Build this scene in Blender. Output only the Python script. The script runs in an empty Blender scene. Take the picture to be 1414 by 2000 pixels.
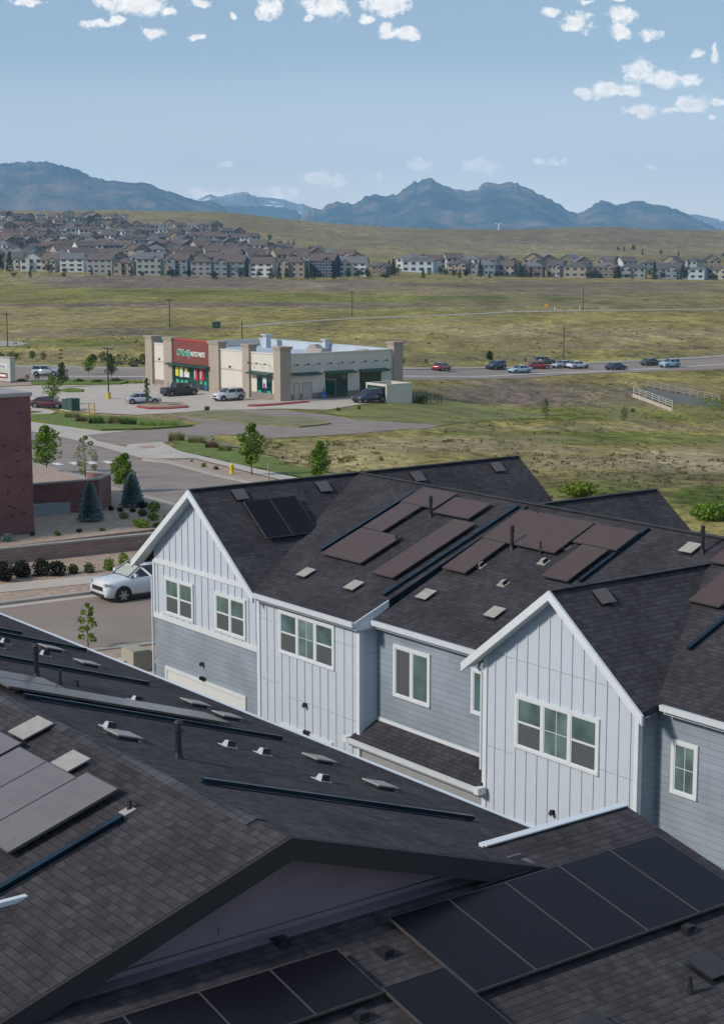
import bpy, bmesh, math, random
import numpy as np
from mathutils import Vector, Matrix
R = math.radians
sc = bpy.context.scene
COL = sc.collection

# ---------------------------------------------------------------- camera, sky, sun, exposure
CAM_H, FPX, CX, CY = 16.6, 3259.0, 707.0, 1000.0
PITCH = math.atan(527.0 / FPX)
cd = bpy.data.cameras.new('camera'); cam = bpy.data.objects.new('camera', cd); COL.objects.link(cam)
cd.sensor_fit = 'VERTICAL'; cd.angle_y = 2 * math.atan(1000.0 / FPX)
cd.clip_start = 0.5; cd.clip_end = 60000
cam.location = (0, 0, CAM_H); cam.rotation_euler = (math.pi / 2 - PITCH, 0, 0)
sc.camera = cam

SUN_AZ, SUN_EL = R(-118), R(33)      # azimuth measured from the view direction (+Y) towards +X
world = bpy.data.worlds.new('World'); sc.world = world; world.use_nodes = True
sun = bpy.data.lights.new('sun', 'SUN'); sun.energy = 2.9; sun.angle = R(7); sun.color = (1.0, 0.92, 0.80)
so = bpy.data.objects.new('sun', sun); COL.objects.link(so)
sdir = Vector((math.sin(SUN_AZ) * math.cos(SUN_EL), math.cos(SUN_AZ) * math.cos(SUN_EL), math.sin(SUN_EL)))
so.rotation_euler = sdir.to_track_quat('Z', 'Y').to_euler(); so.location = (-60, 0, 80)
sc.view_settings.view_transform = 'Standard'; sc.view_settings.look = 'None'
sc.view_settings.gamma = 1; sc.view_settings.exposure = 0.24
SKY = 0.085

# helpers: a photo pixel -> a ray -> a point on a plane / the ground
_c, _s = math.cos(PITCH), math.sin(PITCH)
def ray(px, py):
    x = (px - CX) / FPX; y = (CY - py) / FPX
    return np.array([x, _c + y * _s, -_s + y * _c])
C0 = np.array([0, 0, CAM_H])
def onz(px, py, z):
    r = ray(px, py); return C0 + r * ((z - CAM_H) / r[2])

CLOUDS = [(51,4,40,10),(264,9,80,24),(200,5,22,14),(328,20,22,10),(385,7,26,10),(200,47,44,8),(231,41,18,11),(300,63,27,14),(385,76,18,7),
 (460,33,10,10),(526,20,26,25),(637,12,50,28),(601,36,13,9),(754,8,54,28),(716,38,18,13),(781,67,42,13),(811,75,16,7),(757,57,14,12),
 (1146,3,20,6),(1077,28,15,15),(1126,40,38,18),(1211,32,32,22),(1211,60,25,15),(1272,66,26,14),(1360,107,17,20),(1394,108,9,24),
 (1246,140,36,24),(1290,155,42,19),(1345,158,32,13),(1182,173,42,18),(1138,182,24,12),(1222,176,36,14),(1252,217,38,15),(1307,215,25,8),
 (1350,205,38,19),(1404,202,10,9),(1390,231,14,7),(440,320,12,5),(625,347,44,11),(662,357,14,9),(825,321,28,11),(942,324,40,13),
 (410,379,46,10),(553,375,46,11),(738,344,10,5),(1050,313,10,4),(1078,316,20,4),(1105,317,12,4),(1272,330,12,5),(735,384,20,6),(1210,0,20,5)]
def build_world():
    nt = world.node_tree; N = nt.nodes; L = nt.links; N.clear()
    out = N.new('ShaderNodeOutputWorld'); bg = N.new('ShaderNodeBackground'); L.new(bg.outputs[0], out.inputs[0])
    sky = N.new('ShaderNodeTexSky'); sky.sky_type = 'NISHITA'; sky.sun_disc = False
    sky.sun_elevation = SUN_EL; sky.sun_rotation = SUN_AZ; sky.altitude = 1600; sky.air_density = 1.0; sky.dust_density = 2.6; sky.ozone_density = 1.3
    tc = N.new('ShaderNodeTexCoord'); sp = N.new('ShaderNodeSeparateXYZ'); L.new(tc.outputs['Generated'], sp.inputs[0])
    def m(op, a, b=None, clamp=False):
        n = N.new('ShaderNodeMath'); n.operation = op; n.use_clamp = clamp
        for i, v in enumerate((a, b)):
            if v is None: continue
            if isinstance(v, (int, float)): n.inputs[i].default_value = v
            else: L.new(v, n.inputs[i])
        return n.outputs[0]
    ys = m('MAXIMUM', sp.outputs[1], 0.02)
    X = m('DIVIDE', sp.outputs[0], ys); Z = m('DIVIDE', sp.outputs[2], ys)
    cb = N.new('ShaderNodeCombineXYZ'); L.new(X, cb.inputs[0]); L.new(Z, cb.inputs[1])
    wn = N.new('ShaderNodeTexNoise'); wn.inputs['Scale'].default_value = 95; wn.inputs['Detail'].default_value = 5; L.new(cb.outputs[0], wn.inputs['Vector'])
    wv = N.new('ShaderNodeVectorMath'); wv.operation = 'MULTIPLY_ADD'; L.new(wn.outputs['Color'], wv.inputs[0])
    wv.inputs[1].default_value = (0.012, 0.009, 0); wv.inputs[2].default_value = (-0.006, -0.0045, 0)
    ad = N.new('ShaderNodeVectorMath'); ad.operation = 'ADD'; L.new(cb.outputs[0], ad.inputs[0]); L.new(wv.outputs[0], ad.inputs[1])
    f = None; g = None
    for (px, py, rx, ry) in CLOUDS:
        if py > 300: ry *= 1.35; rx *= 1.1
        r = ray(px, py); k = 1.0 / FPX / r[1]
        s = N.new('ShaderNodeVectorMath'); s.operation = 'SUBTRACT'; L.new(ad.outputs[0], s.inputs[0]); s.inputs[1].default_value = (r[0] / r[1], r[2] / r[1], 0)
        q = N.new('ShaderNodeVectorMath'); q.operation = 'MULTIPLY'; L.new(s.outputs[0], q.inputs[0]); q.inputs[1].default_value = (1 / (rx * k), 1 / (ry * k), 0)
        l = N.new('ShaderNodeVectorMath'); l.operation = 'LENGTH'; L.new(q.outputs[0], l.inputs[0])
        f = l.outputs['Value'] if f is None else m('MINIMUM', f, l.outputs['Value'])
    n2 = N.new('ShaderNodeTexNoise'); n2.inputs['Scale'].default_value = 120; n2.inputs['Detail'].default_value = 9; n2.inputs['Roughness'].default_value = .68; L.new(cb.outputs[0], n2.inputs['Vector'])
    n2o = m('MULTIPLY', m('SUBTRACT', n2.outputs['Fac'], 0.5), 2.6)
    d = m('SUBTRACT', m('SUBTRACT', 0.96, f), n2o)
    mask = m('MULTIPLY', d, 1.9, True)
    n3 = N.new('ShaderNodeTexNoise'); n3.inputs['Scale'].default_value = 170; n3.inputs['Detail'].default_value = 5; L.new(cb.outputs[0], n3.inputs['Vector'])
    core = m('MULTIPLY', m('SUBTRACT', d, 0.1), 1.6, True)
    shade = m('SUBTRACT', m('ADD', m('MULTIPLY', n3.outputs['Fac'], 0.6), 0.70), m('MULTIPLY', core, 0.16))
    cc = N.new('ShaderNodeMix'); cc.data_type = 'RGBA'; cc.blend_type = 'MULTIPLY'; cc.inputs[0].default_value = 1
    k = 1.16 / SKY
    cc.inputs[6].default_value = (1.0 * k, 0.965 * k, 0.925 * k, 1); L.new(shade, cc.inputs[7])
    # the air whitens towards the horizon
    vf = N.new('ShaderNodeMapRange'); vf.inputs[1].default_value = 0.0; vf.inputs[2].default_value = 0.14; vf.inputs[3].default_value = 0.9; vf.inputs[4].default_value = 0.5; L.new(Z, vf.inputs[0])
    veil = N.new('ShaderNodeMix'); veil.data_type = 'RGBA'; L.new(vf.outputs[0], veil.inputs[0])
    vc = N.new('ShaderNodeMix'); vc.data_type = 'RGBA'; vw = N.new('ShaderNodeMapRange'); vw.inputs[1].default_value = .02; vw.inputs[2].default_value = .11; L.new(Z, vw.inputs[0]); L.new(vw.outputs[0], vc.inputs[0])
    vc.inputs[6].default_value = (0.98 / SKY, 0.98 / SKY, 0.95 / SKY, 1); vc.inputs[7].default_value = (0.40 / SKY, 0.53 / SKY, 0.66 / SKY, 1)
    L.new(sky.outputs[0], veil.inputs[6]); L.new(vc.outputs[2], veil.inputs[7])
    mx = N.new('ShaderNodeMix'); mx.data_type = 'RGBA'; L.new(m('MULTIPLY', mask, 0.95), mx.inputs[0]); L.new(veil.outputs[2], mx.inputs[6]); L.new(cc.outputs[2], mx.inputs[7])
    L.new(mx.outputs[2], bg.inputs[0]); bg.inputs[1].default_value = SKY
build_world()

# ---------------------------------------------------------------- materials
MAT = {}
def mat(name, col=(.5,.5,.5), rough=.7, var=.12, scale=6.0, metal=0, bump=0, spec=.5, emit=None, coat=0, coord='Object', detail=4, bscale=None):
    if name in MAT: return MAT[name]
    m = bpy.data.materials.new(name); m.use_nodes = True; nt = m.node_tree; N = nt.nodes; L = nt.links
    b = N['Principled BSDF']; b.inputs['Roughness'].default_value = rough; b.inputs['Metallic'].default_value = metal
    b.inputs['Specular IOR Level'].default_value = spec
    if coat: b.inputs['Coat Weight'].default_value = coat; b.inputs['Coat Roughness'].default_value = .08
    tc = N.new('ShaderNodeTexCoord')
    n = N.new('ShaderNodeTexNoise'); n.inputs['Scale'].default_value = scale; n.inputs['Detail'].default_value = detail
    L.new(tc.outputs[coord], n.inputs['Vector'])
    r = N.new('ShaderNodeValToRGB'); r.color_ramp.elements[0].position = .28; r.color_ramp.elements[1].position = .72
    r.color_ramp.elements[0].color = tuple(c * (1 - var) for c in col) + (1,); r.color_ramp.elements[1].color = tuple(min(1, c * (1 + var)) for c in col) + (1,)
    L.new(n.outputs['Fac'], r.inputs[0]); L.new(r.outputs[0], b.inputs['Base Color'])
    if bump:
        bp = N.new('ShaderNodeBump'); bp.inputs['Strength'].default_value = bump; bp.inputs['Distance'].default_value = .02
        n2 = N.new('ShaderNodeTexNoise'); n2.inputs['Scale'].default_value = bscale or scale * 6; L.new(tc.outputs[coord], n2.inputs['Vector'])
        L.new(n2.outputs['Fac'], bp.inputs['Height']); L.new(bp.outputs[0], b.inputs['Normal'])
    if emit: b.inputs['Emission Color'].default_value = emit + (1,); b.inputs['Emission Strength'].default_value = 1
    MAT[name] = m; return m

def shingle(name, c1, c2, cd_, tab=.75, bw=.25, bh=.14, gap=.016, bump=.9, cap=1.0):
    m = bpy.data.materials.new(name); m.use_nodes = True; nt = m.node_tree; N = nt.nodes; L = nt.links
    b = N['Principled BSDF']; b.inputs['Roughness'].default_value = .92; b.inputs['Specular IOR Level'].default_value = .12
    uv = N.new('ShaderNodeUVMap'); uv.uv_map = 'UVMap'
    ns = N.new('ShaderNodeTexNoise'); ns.inputs['Scale'].default_value = 2.2; ns.inputs['Detail'].default_value = 2; L.new(uv.outputs[0], ns.inputs['Vector'])
    va = N.new('ShaderNodeVectorMath'); va.operation = 'MULTIPLY_ADD'; L.new(ns.outputs['Color'], va.inputs[0]); va.inputs[1].default_value = (.16, .012, 0); L.new(uv.outputs[0], va.inputs[2])
    bk = N.new('ShaderNodeTexBrick'); L.new(va.outputs[0], bk.inputs['Vector']); bk.offset = .37
    bk.inputs['Scale'].default_value = 1; bk.inputs['Brick Width'].default_value = bw; bk.inputs['Row Height'].default_value = bh; bk.inputs['Mortar Size'].default_value = 0
    bk.inputs['Color1'].default_value = c1 + (1,); bk.inputs['Color2'].default_value = c2 + (1,)
    # second layer of random tabs
    bk2 = N.new('ShaderNodeTexBrick'); L.new(va.outputs[0], bk2.inputs['Vector']); bk2.offset = .61
    bk2.inputs['Scale'].default_value = 1; bk2.inputs['Brick Width'].default_value = bw * .53; bk2.inputs['Row Height'].default_value = bh
    bk2.inputs['Mortar Size'].default_value = 0; bk2.inputs['Color1'].default_value = (.55,.55,.55,1); bk2.inputs['Color2'].default_value = (1.3,1.3,1.3,1); bk2.inputs['Bias'].default_value = .15
    mu = N.new('ShaderNodeMix'); mu.data_type = 'RGBA'; mu.blend_type = 'MULTIPLY'; mu.inputs[0].default_value = tab
    L.new(bk.outputs['Color'], mu.inputs[6]); L.new(bk2.outputs['Color'], mu.inputs[7])
    n1 = N.new('ShaderNodeTexNoise'); n1.inputs['Scale'].default_value = .7; n1.inputs['Detail'].default_value = 6; L.new(uv.outputs[0], n1.inputs['Vector'])
    rr = N.new('ShaderNodeMapRange'); rr.inputs[1].default_value = .3; rr.inputs[2].default_value = .7; rr.inputs[3].default_value = .8; rr.inputs[4].default_value = 1.22; L.new(n1.outputs['Fac'], rr.inputs[0])
    m2 = N.new('ShaderNodeMix'); m2.data_type = 'RGBA'; m2.blend_type = 'MULTIPLY'; m2.inputs[0].default_value = 1; L.new(mu.outputs[2], m2.inputs[6]); L.new(rr.outputs[0], m2.inputs[7])
    n3 = N.new('ShaderNodeTexNoise'); n3.inputs['Scale'].default_value = 40; L.new(uv.outputs[0], n3.inputs['Vector'])
    r3 = N.new('ShaderNodeMapRange'); r3.inputs[1].default_value = .3; r3.inputs[2].default_value = .7; r3.inputs[3].default_value = .72; r3.inputs[4].default_value = 1.3; L.new(n3.outputs['Fac'], r3.inputs[0])
    m3 = N.new('ShaderNodeMix'); m3.data_type = 'RGBA'; m3.blend_type = 'MULTIPLY'; m3.inputs[0].default_value = 1; L.new(m2.outputs[2], m3.inputs[6]); L.new(r3.outputs[0], m3.inputs[7])
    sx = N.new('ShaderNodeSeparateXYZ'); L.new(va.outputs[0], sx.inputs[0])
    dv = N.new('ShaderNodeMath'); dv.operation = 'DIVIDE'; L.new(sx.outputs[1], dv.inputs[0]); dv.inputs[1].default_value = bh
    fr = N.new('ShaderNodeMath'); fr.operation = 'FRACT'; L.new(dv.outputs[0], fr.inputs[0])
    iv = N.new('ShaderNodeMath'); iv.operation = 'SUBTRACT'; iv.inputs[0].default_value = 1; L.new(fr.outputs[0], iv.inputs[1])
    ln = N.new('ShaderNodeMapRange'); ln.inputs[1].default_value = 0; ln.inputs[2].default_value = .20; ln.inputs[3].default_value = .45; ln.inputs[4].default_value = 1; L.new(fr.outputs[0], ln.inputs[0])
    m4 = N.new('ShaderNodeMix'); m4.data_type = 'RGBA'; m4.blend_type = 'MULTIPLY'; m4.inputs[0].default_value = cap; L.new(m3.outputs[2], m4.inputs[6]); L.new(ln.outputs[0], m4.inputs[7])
    L.new(m4.outputs[2], b.inputs['Base Color'])
    hb = N.new('ShaderNodeMath'); hb.operation = 'MULTIPLY_ADD'; L.new(bk2.outputs['Color'], hb.inputs[0]); hb.inputs[1].default_value = .5; L.new(iv.outputs[0], hb.inputs[2])
    bp = N.new('ShaderNodeBump'); bp.inputs['Strength'].default_value = bump; bp.inputs['Distance'].default_value = .02; L.new(hb.outputs[0], bp.inputs['Height']); L.new(bp.outputs[0], b.inputs['Normal'])
    MAT[name] = m; return m

def brickmat(name, c1, c2, mort, bw=.22, bh=.075, gap=.008, bump=.3, rough=.85):
    m = bpy.data.materials.new(name); m.use_nodes = True; nt = m.node_tree; N = nt.nodes; L = nt.links
    b = N['Principled BSDF']; b.inputs['Roughness'].default_value = rough
    uv = N.new('ShaderNodeUVMap'); uv.uv_map = 'UVMap'
    bk = N.new('ShaderNodeTexBrick'); L.new(uv.outputs[0], bk.inputs['Vector'])
    bk.inputs['Scale'].default_value = 1; bk.inputs['Brick Width'].default_value = bw; bk.inputs['Row Height'].default_value = bh
    bk.inputs['Mortar Size'].default_value = gap; bk.inputs['Color1'].default_value = c1 + (1,); bk.inputs['Color2'].default_value = c2 + (1,); bk.inputs['Mortar'].default_value = mort + (1,)
    n1 = N.new('ShaderNodeTexNoise'); n1.inputs['Scale'].default_value = .8; n1.inputs['Detail'].default_value = 6; L.new(uv.outputs[0], n1.inputs['Vector'])
    rr = N.new('ShaderNodeMapRange'); rr.inputs[1].default_value = .3; rr.inputs[2].default_value = .7; rr.inputs[3].default_value = .85; rr.inputs[4].default_value = 1.15; L.new(n1.outputs['Fac'], rr.inputs[0])
    m2 = N.new('ShaderNodeMix'); m2.data_type = 'RGBA'; m2.blend_type = 'MULTIPLY'; m2.inputs[0].default_value = 1; L.new(bk.outputs['Color'], m2.inputs[6]); L.new(rr.outputs[0], m2.inputs[7])
    L.new(m2.outputs[2], b.inputs['Base Color'])
    bp = N.new('ShaderNodeBump'); bp.inputs['Strength'].default_value = bump; bp.inputs['Distance'].default_value = .02; bp.invert = True
    L.new(bk.outputs['Fac'], bp.inputs['Height']); L.new(bp.outputs[0], b.inputs['Normal'])
    MAT[name] = m; return m

shingle('roof_shingle', (.040,.036,.042), (.060,.055,.061), (.026,.022,.023), tab=.5, bw=.20)
shingle('roof_shingle_fine', (.040,.037,.043), (.054,.050,.057), (.026,.022,.023), tab=.45)
shingle('roof_shingle_cap', (.045,.045,.052), (.06,.06,.068), (.022,.022,.026), bw=1.0, bh=.2)
brickmat('lap_siding', (.235,.275,.325), (.255,.295,.35), (.175,.21,.25), bw=3.7, bh=.17, gap=.010, bump=.35, rough=.6)
brickmat('red_brick', (.17,.070,.066), (.24,.10,.092), (.17,.11,.10))
brickmat('dark_red_brick', (.145,.058,.060), (.20,.082,.080), (.15,.09,.085))
brickmat('block_wall', (.24,.165,.145), (.29,.20,.175), (.17,.12,.11), bw=.45, bh=.2, gap=.012)
mat('white_siding', (.47,.52,.59), .6, .03, 3)
mat('white_trim', (.60,.63,.67), .5, .04, 3)
mat('garage_paint', (.62,.62,.62), .5, .03, 2)
mat('grey_paint', (.27,.28,.30), .6, .05, 2)
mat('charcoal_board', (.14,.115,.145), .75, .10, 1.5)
mat('dark_soffit', (.016,.014,.018), .8, .1, 2)
mat('black_metal', (.012,.013,.017), .45, .2, 3)
mat('blue_black_metal', (.012,.03,.052), .3, .4, 1.5, metal=.6)
mat('worn_metal', (.35,.36,.38), .3, .3, 8, metal=.9)
mat('vent_metal', (.33,.30,.28), .5, .12, 6)
mat('vent_shaded', (.10,.08,.08), .5, .1, 6)  # vent_metal darkened: shading of the angled gable slopes put into the colour
mat('pipe_black', (.012,.012,.015), .5, .2, 6)
mat('lamp_black', (.01,.01,.012), .4, .1, 6)
mat('lamp_glass', (.5,.48,.42), .2, .1, 6)
mat('screen_mesh', (.07,.078,.085), .75, .1, 5)
mat('curtain', (.42,.45,.42), .8, .1, 5)

def glassmat(name, col, rough=.06, spec=.8):
    m = mat(name, col, rough, .45, 1.6, spec=spec, detail=1); return m
glassmat('glass_teal', (.085,.135,.135)); glassmat('glass_pale', (.12,.175,.17)); glassmat('glass_dark', (.012,.02,.025)); glassmat('car_glass', (.015,.022,.03))
glassmat('store_glass', (.006,.04,.035))
def panelmat(name, col, rough, spec=.5):
    m = bpy.data.materials.new(name); m.use_nodes = True; nt = m.node_tree; N = nt.nodes; L = nt.links
    b = N['Principled BSDF']; b.inputs['Roughness'].default_value = rough; b.inputs['Specular IOR Level'].default_value = spec
    uv = N.new('ShaderNodeUVMap'); uv.uv_map = 'UVMap'
    bk = N.new('ShaderNodeTexBrick'); bk.offset = 0; L.new(uv.outputs[0], bk.inputs['Vector'])
    bk.inputs['Scale'].default_value = 1; bk.inputs['Brick Width'].default_value = .16; bk.inputs['Row Height'].default_value = .16; bk.inputs['Mortar Size'].default_value = .0035
    bk.inputs['Color1'].default_value = col + (1,); bk.inputs['Color2'].default_value = tuple(c * 1.12 for c in col) + (1,); bk.inputs['Mortar'].default_value = tuple(c * 1.18 for c in col) + (1,)
    L.new(bk.outputs[0], b.inputs['Base Color']); MAT[name] = m
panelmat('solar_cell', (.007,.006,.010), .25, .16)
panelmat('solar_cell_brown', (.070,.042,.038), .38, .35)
mat('solar_frame', (.05,.045,.045), .4, .1, 5, metal=.5)
mat('solar_edge', (.10,.092,.09), .4, .1, 5, metal=.4)
mat('asphalt', (.25,.20,.175), .9, .14, .35, detail=8, bump=.25, bscale=9)
mat('asphalt_dark', (.135,.125,.125), .9, .15, .2, detail=8)
mat('concrete', (.46,.40,.35), .85, .10, .5, detail=8)
mat('kerb_concrete', (.33,.30,.27), .85, .12, .8)
mat('mulch_rock', (.35,.26,.20), .95, .30, 3.5, detail=10, bump=.8, bscale=14)
mat('meadow', (.155,.155,.035), .95, .45, .22, detail=10, bump=.6, bscale=8)
mat('lawn', (.105,.145,.016), .95, .35, 1.2, detail=8, bump=.6, bscale=12)
mat('dry_grass', (.185,.17,.085), .95, .35, .6, detail=10, bump=.6, bscale=8)
mat('paint_white', (.62,.62,.6), .7, .1, 2)
mat('ramp_red', (.42,.24,.20), .8, .1, 2)
mat('paint_red', (.30,.05,.045), .7, .15, 2)
mat('bark', (.10,.075,.055), .9, .3, 6)
def leafmat(name, a, b_):
    m = bpy.data.materials.new(name); m.use_nodes = True; nt = m.node_tree; N = nt.nodes; L = nt.links
    b = N['Principled BSDF']; b.inputs['Roughness'].default_value = .7; b.inputs['Specular IOR Level'].default_value = .25
    g = N.new('ShaderNodeNewGeometry'); r = N.new('ShaderNodeValToRGB')
    r.color_ramp.elements[0].color = a + (1,); r.color_ramp.elements[1].color = b_ + (1,); L.new(g.outputs['Random Per Island'], r.inputs[0])
    L.new(r.outputs[0], b.inputs['Base Color'])
    tr = N.new('ShaderNodeBsdfTranslucent'); L.new(r.outputs[0], tr.inputs[0]); mx = N.new('ShaderNodeMixShader'); mx.inputs[0].default_value = .3
    L.new(b.outputs[0], mx.inputs[1]); L.new(tr.outputs[0], mx.inputs[2]); L.new(mx.outputs[0], N['Material Output'].inputs[0]); MAT[name] = m
leafmat('leaf_green', (.075,.15,.012), (.20,.30,.035)); leafmat('leaf_dark', (.03,.065,.014), (.075,.125,.025)); leafmat('leaf_pale', (.12,.15,.045), (.22,.25,.09))
leafmat('leaf_spruce', (.13,.21,.205), (.30,.39,.37)); leafmat('leaf_yellow', (.11,.16,.015), (.21,.27,.03)); leafmat('leaf_black', (.012,.016,.010), (.03,.028,.018))
leafmat('leaf_weed', (.09,.10,.03), (.17,.155,.07)); leafmat('leaf_far', (.025,.045,.022), (.05,.075,.035)); leafmat('leaf_reed', (.13,.14,.04), (.26,.25,.11)); leafmat('leaf_rust', (.10,.045,.03), (.17,.09,.05))

# ---------------------------------------------------------------- mesh builder
class MB:
    def __init__(s, sm=None): s.sm = sm; s.v = []; s.f = []; s.uv = []; s.mi = []; s.m = 0
    def poly(s, pts, uv=None, m=None):
        p = [Vector(q) for q in pts]; b = len(s.v); s.v += p; s.f.append(list(range(b, b + len(p)))); s.mi.append(s.m if m is None else m)
        if uv is None:
            n = Vector((0, 0, 0))
            for i in range(len(p)): n += p[i].cross(p[(i + 1) % len(p)])
            if n.length < 1e-9: n = Vector((0, 0, 1))
            n.normalize(); e1 = Vector((0, 0, 1)).cross(n)
            e1 = Vector((1, 0, 0)) if e1.length < 1e-3 else e1.normalized(); e2 = n.cross(e1)
            uv = [(q.dot(e1), q.dot(e2)) for q in p]
        s.uv.append(uv)
    def obox(s, c, ax, ay, az, m=None):      # centre + three half-axis vectors
        c = Vector(c); ax, ay, az = Vector(ax), Vector(ay), Vector(az)
        if ax.cross(ay).dot(az) < 0: az = -az
        P = lambda i, j, k: c + ax * i + ay * j + az * k
        for q in (((-1,-1,-1),(-1,1,-1),(1,1,-1),(1,-1,-1)), ((-1,-1,1),(1,-1,1),(1,1,1),(-1,1,1)), ((-1,-1,-1),(1,-1,-1),(1,-1,1),(-1,-1,1)),
                  ((1,1,-1),(-1,1,-1),(-1,1,1),(1,1,1)), ((-1,1,-1),(-1,-1,-1),(-1,-1,1),(-1,1,1)), ((1,-1,-1),(1,1,-1),(1,1,1),(1,-1,1))):
            s.poly([P(*t) for t in q], m=m)
    def box(s, x0, x1, y0, y1, z0, z1, m=None):
        s.obox(((x0+x1)/2, (y0+y1)/2, (z0+z1)/2), ((x1-x0)/2,0,0), (0,(y1-y0)/2,0), (0,0,(z1-z0)/2), m)
    def beam(s, a, b, w, h, up=(0,0,1), m=None):   # bar from a to b, width w, height h
        a, b = Vector(a), Vector(b); d = (b - a); L_ = d.length; d.normalize(); sd = d.cross(Vector(up)); sd = Vector((1,0,0)) if sd.length < 1e-4 else sd.normalized(); u = sd.cross(d)
        s.obox((a + b) / 2, d * L_ / 2, sd * w / 2, u * h / 2, m)
    def cyl(s, a, b, r0, r1=None, n=10, m=None, caps=True):
        a, b = Vector(a), Vector(b); r1 = r0 if r1 is None else r1; d = (b - a).normalized(); e = d.orthogonal().normalized(); g = d.cross(e)
        A = [a + (e * math.cos(t) + g * math.sin(t)) * r0 for t in [2*math.pi*i/n for i in range(n)]]
        B = [b + (e * math.cos(t) + g * math.sin(t)) * r1 for t in [2*math.pi*i/n for i in range(n)]]
        for i in range(n): j = (i+1) % n; s.poly([A[i], A[j], B[j], B[i]], m=m)
        if caps: s.poly(B, m=m); s.poly(A[::-1], m=m)
    def slab(s, pts, th, m=None):            # roof slab: top polygon and thickness downwards
        p = [Vector(q) for q in pts]; n = Vector((0,0,0))
        for i in range(len(p)): n += p[i].cross(p[(i+1) % len(p)])
        if n.z < 0: p = p[::-1]
        q = [a - Vector((0,0,th)) for a in p]
        s.poly(p, m=m); s.poly(q[::-1], m=m)
        for i in range(len(p)): j = (i+1) % len(p); s.poly([p[j], p[i], q[i], q[j]], m=s.sm if s.sm is not None else m)
    def prism(s, prof, x0, x1, axis='x', m=None):   # 2D profile extruded along an axis
        f = {'x': lambda a, t: (t, a[0], a[1]), 'y': lambda a, t: (a[0], t, a[1]), 'z': lambda a, t: (a[0], a[1], t)}[axis]
        A = [f(a, x0) for a in prof]; B = [f(a, x1) for a in prof]; n = len(prof)
        s.poly(A[::-1], m=m); s.poly(B, m=m)
        for i in range(n): j = (i+1) % n; s.poly([A[i], A[j], B[j], B[i]], m=m)
    def build(s, name, mats, parent=None, off=(0,0,0), smooth=False, fix=True):
        me = bpy.data.meshes.new(name); off = Vector(off)
        me.from_pydata([tuple(p - off) for p in s.v], [], s.f)
        ul = me.uv_layers.new(name='UVMap'); ul.data.foreach_set('uv', [c for face in s.uv for q in face for c in q])
        me.polygons.foreach_set('material_index', s.mi)
        if smooth: me.polygons.foreach_set('use_smooth', [True] * len(s.f))
        for k in (mats if isinstance(mats, (list, tuple)) else [mats]): me.materials.append(MAT[k] if isinstance(k, str) else k)
        if fix:
            bm = bmesh.new(); bm.from_mesh(me); bmesh.ops.remove_doubles(bm, verts=bm.verts, dist=1e-4) if smooth else None
            bmesh.ops.recalc_face_normals(bm, faces=bm.faces) if smooth else None
            bm.to_mesh(me); bm.free()
        me.update(); o = bpy.data.objects.new(name, me); COL.objects.link(o)
        if parent: o.parent = parent; KIDS.setdefault(parent.name, []).append(o)
        return o
KIDS = {}
def tag(o, label=None, cat=None, group=None, kind=None):
    for k, v in (('label', label), ('category', cat), ('group', group), ('kind', kind)):
        if v: o[k] = v
    return o
def empty(name, loc, rz, label, cat, group=None):
    o = bpy.data.objects.new(name, None); COL.objects.link(o); o.location = loc; o.rotation_euler = (0, 0, rz); o.empty_display_size = .3
    return tag(o, label, cat, group)
def copy_tree(o, parent=None):
    c = o.copy(); COL.objects.link(c)
    if parent: c.parent = parent
    for ch in KIDS.get(o.name, []): copy_tree(ch, c)
    return c

# ---------------------------------------------------------------- terrain
def yrow(py):                         # z at distance Y of the image row py (ray through the picture's middle)
    r = ray(CX, py); return lambda Y: CAM_H + Y * r[2] / r[1]
TX = [-.60, -.217, -.1085, 0, .1085, .217, .60]
def imz(Y, *rows): return [yrow(r)(Y) for r in rows]
ROWS = [(-80,[0]*7),(60,[0]*7),(95,[-.1]*7),(150,[-2.2,-2.2,-2.2,-2.2,-3.0,-3.5,-3.5]),(205,[-4.4,-4.4,-4.5,-4.5,-6.3,-8.0,-8.5]),(250,[-4.5,-4.5,-4.5,-4.7,-7.6,-9.3,-9.8]),
 (300,[-4.3,-4.3,-4.6,-5.0,-7.8,-8.6,-8.8]),(400,[-4.0,-4.0,-4.2,-4.6,-6.5,-7.0,-7.0]),(530,[-3.8,-3.8,-3.9,-4.2,-5.2,-5.6,-6]),(680,[-3.1,-3.1,-3.3,-3.6,-4.4,-5,-5]),
 (850,[-1.4,-1.4,-1.0,-1.0,-3.6,-4.4,-5]),(1000,imz(1000,520,521,522,524,541,545,545)),(1200,imz(1200,492,495,496,500,518,520,520)),(1700,imz(1700,430,435,437,470,485,492,492)),
 (2300,imz(2300,405,411,415,442,449,452,455)),(3000,imz(3000,425,430,430,455,460,465,465)),(4500,[-20]*7)]
RY = np.array([r[0] for r in ROWS], float); RZ = np.array([r[1] for r in ROWS], float)
SKX = np.array([-600,0,120,250,450,520,600,700,800,850,930,1000,1060,1120,1180,1240,1320,1414,2000]); SKY_ = np.array([405,411,414,411,415,423,433,442,447,448,449,450,446,443,443,450,452,452,458])
_tx = (SKX - CX) / FPX * 1.013
SKZ = np.array([float(yrow(y)(2300)) for y in SKY_])
def pchip(Y, z0, z1, z2, z3, y0, y1, y2, y3):
    t = (Y - y1) / (y2 - y1); h = y2 - y1
    m1 = (z2 - z0) / (y2 - y0) * h; m2 = (z3 - z1) / (y3 - y1) * h
    return (2*t**3 - 3*t**2 + 1) * z1 + (t**3 - 2*t**2 + t) * m1 + (-2*t**3 + 3*t**2) * z2 + (t**3 - t**2) * m2
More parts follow.
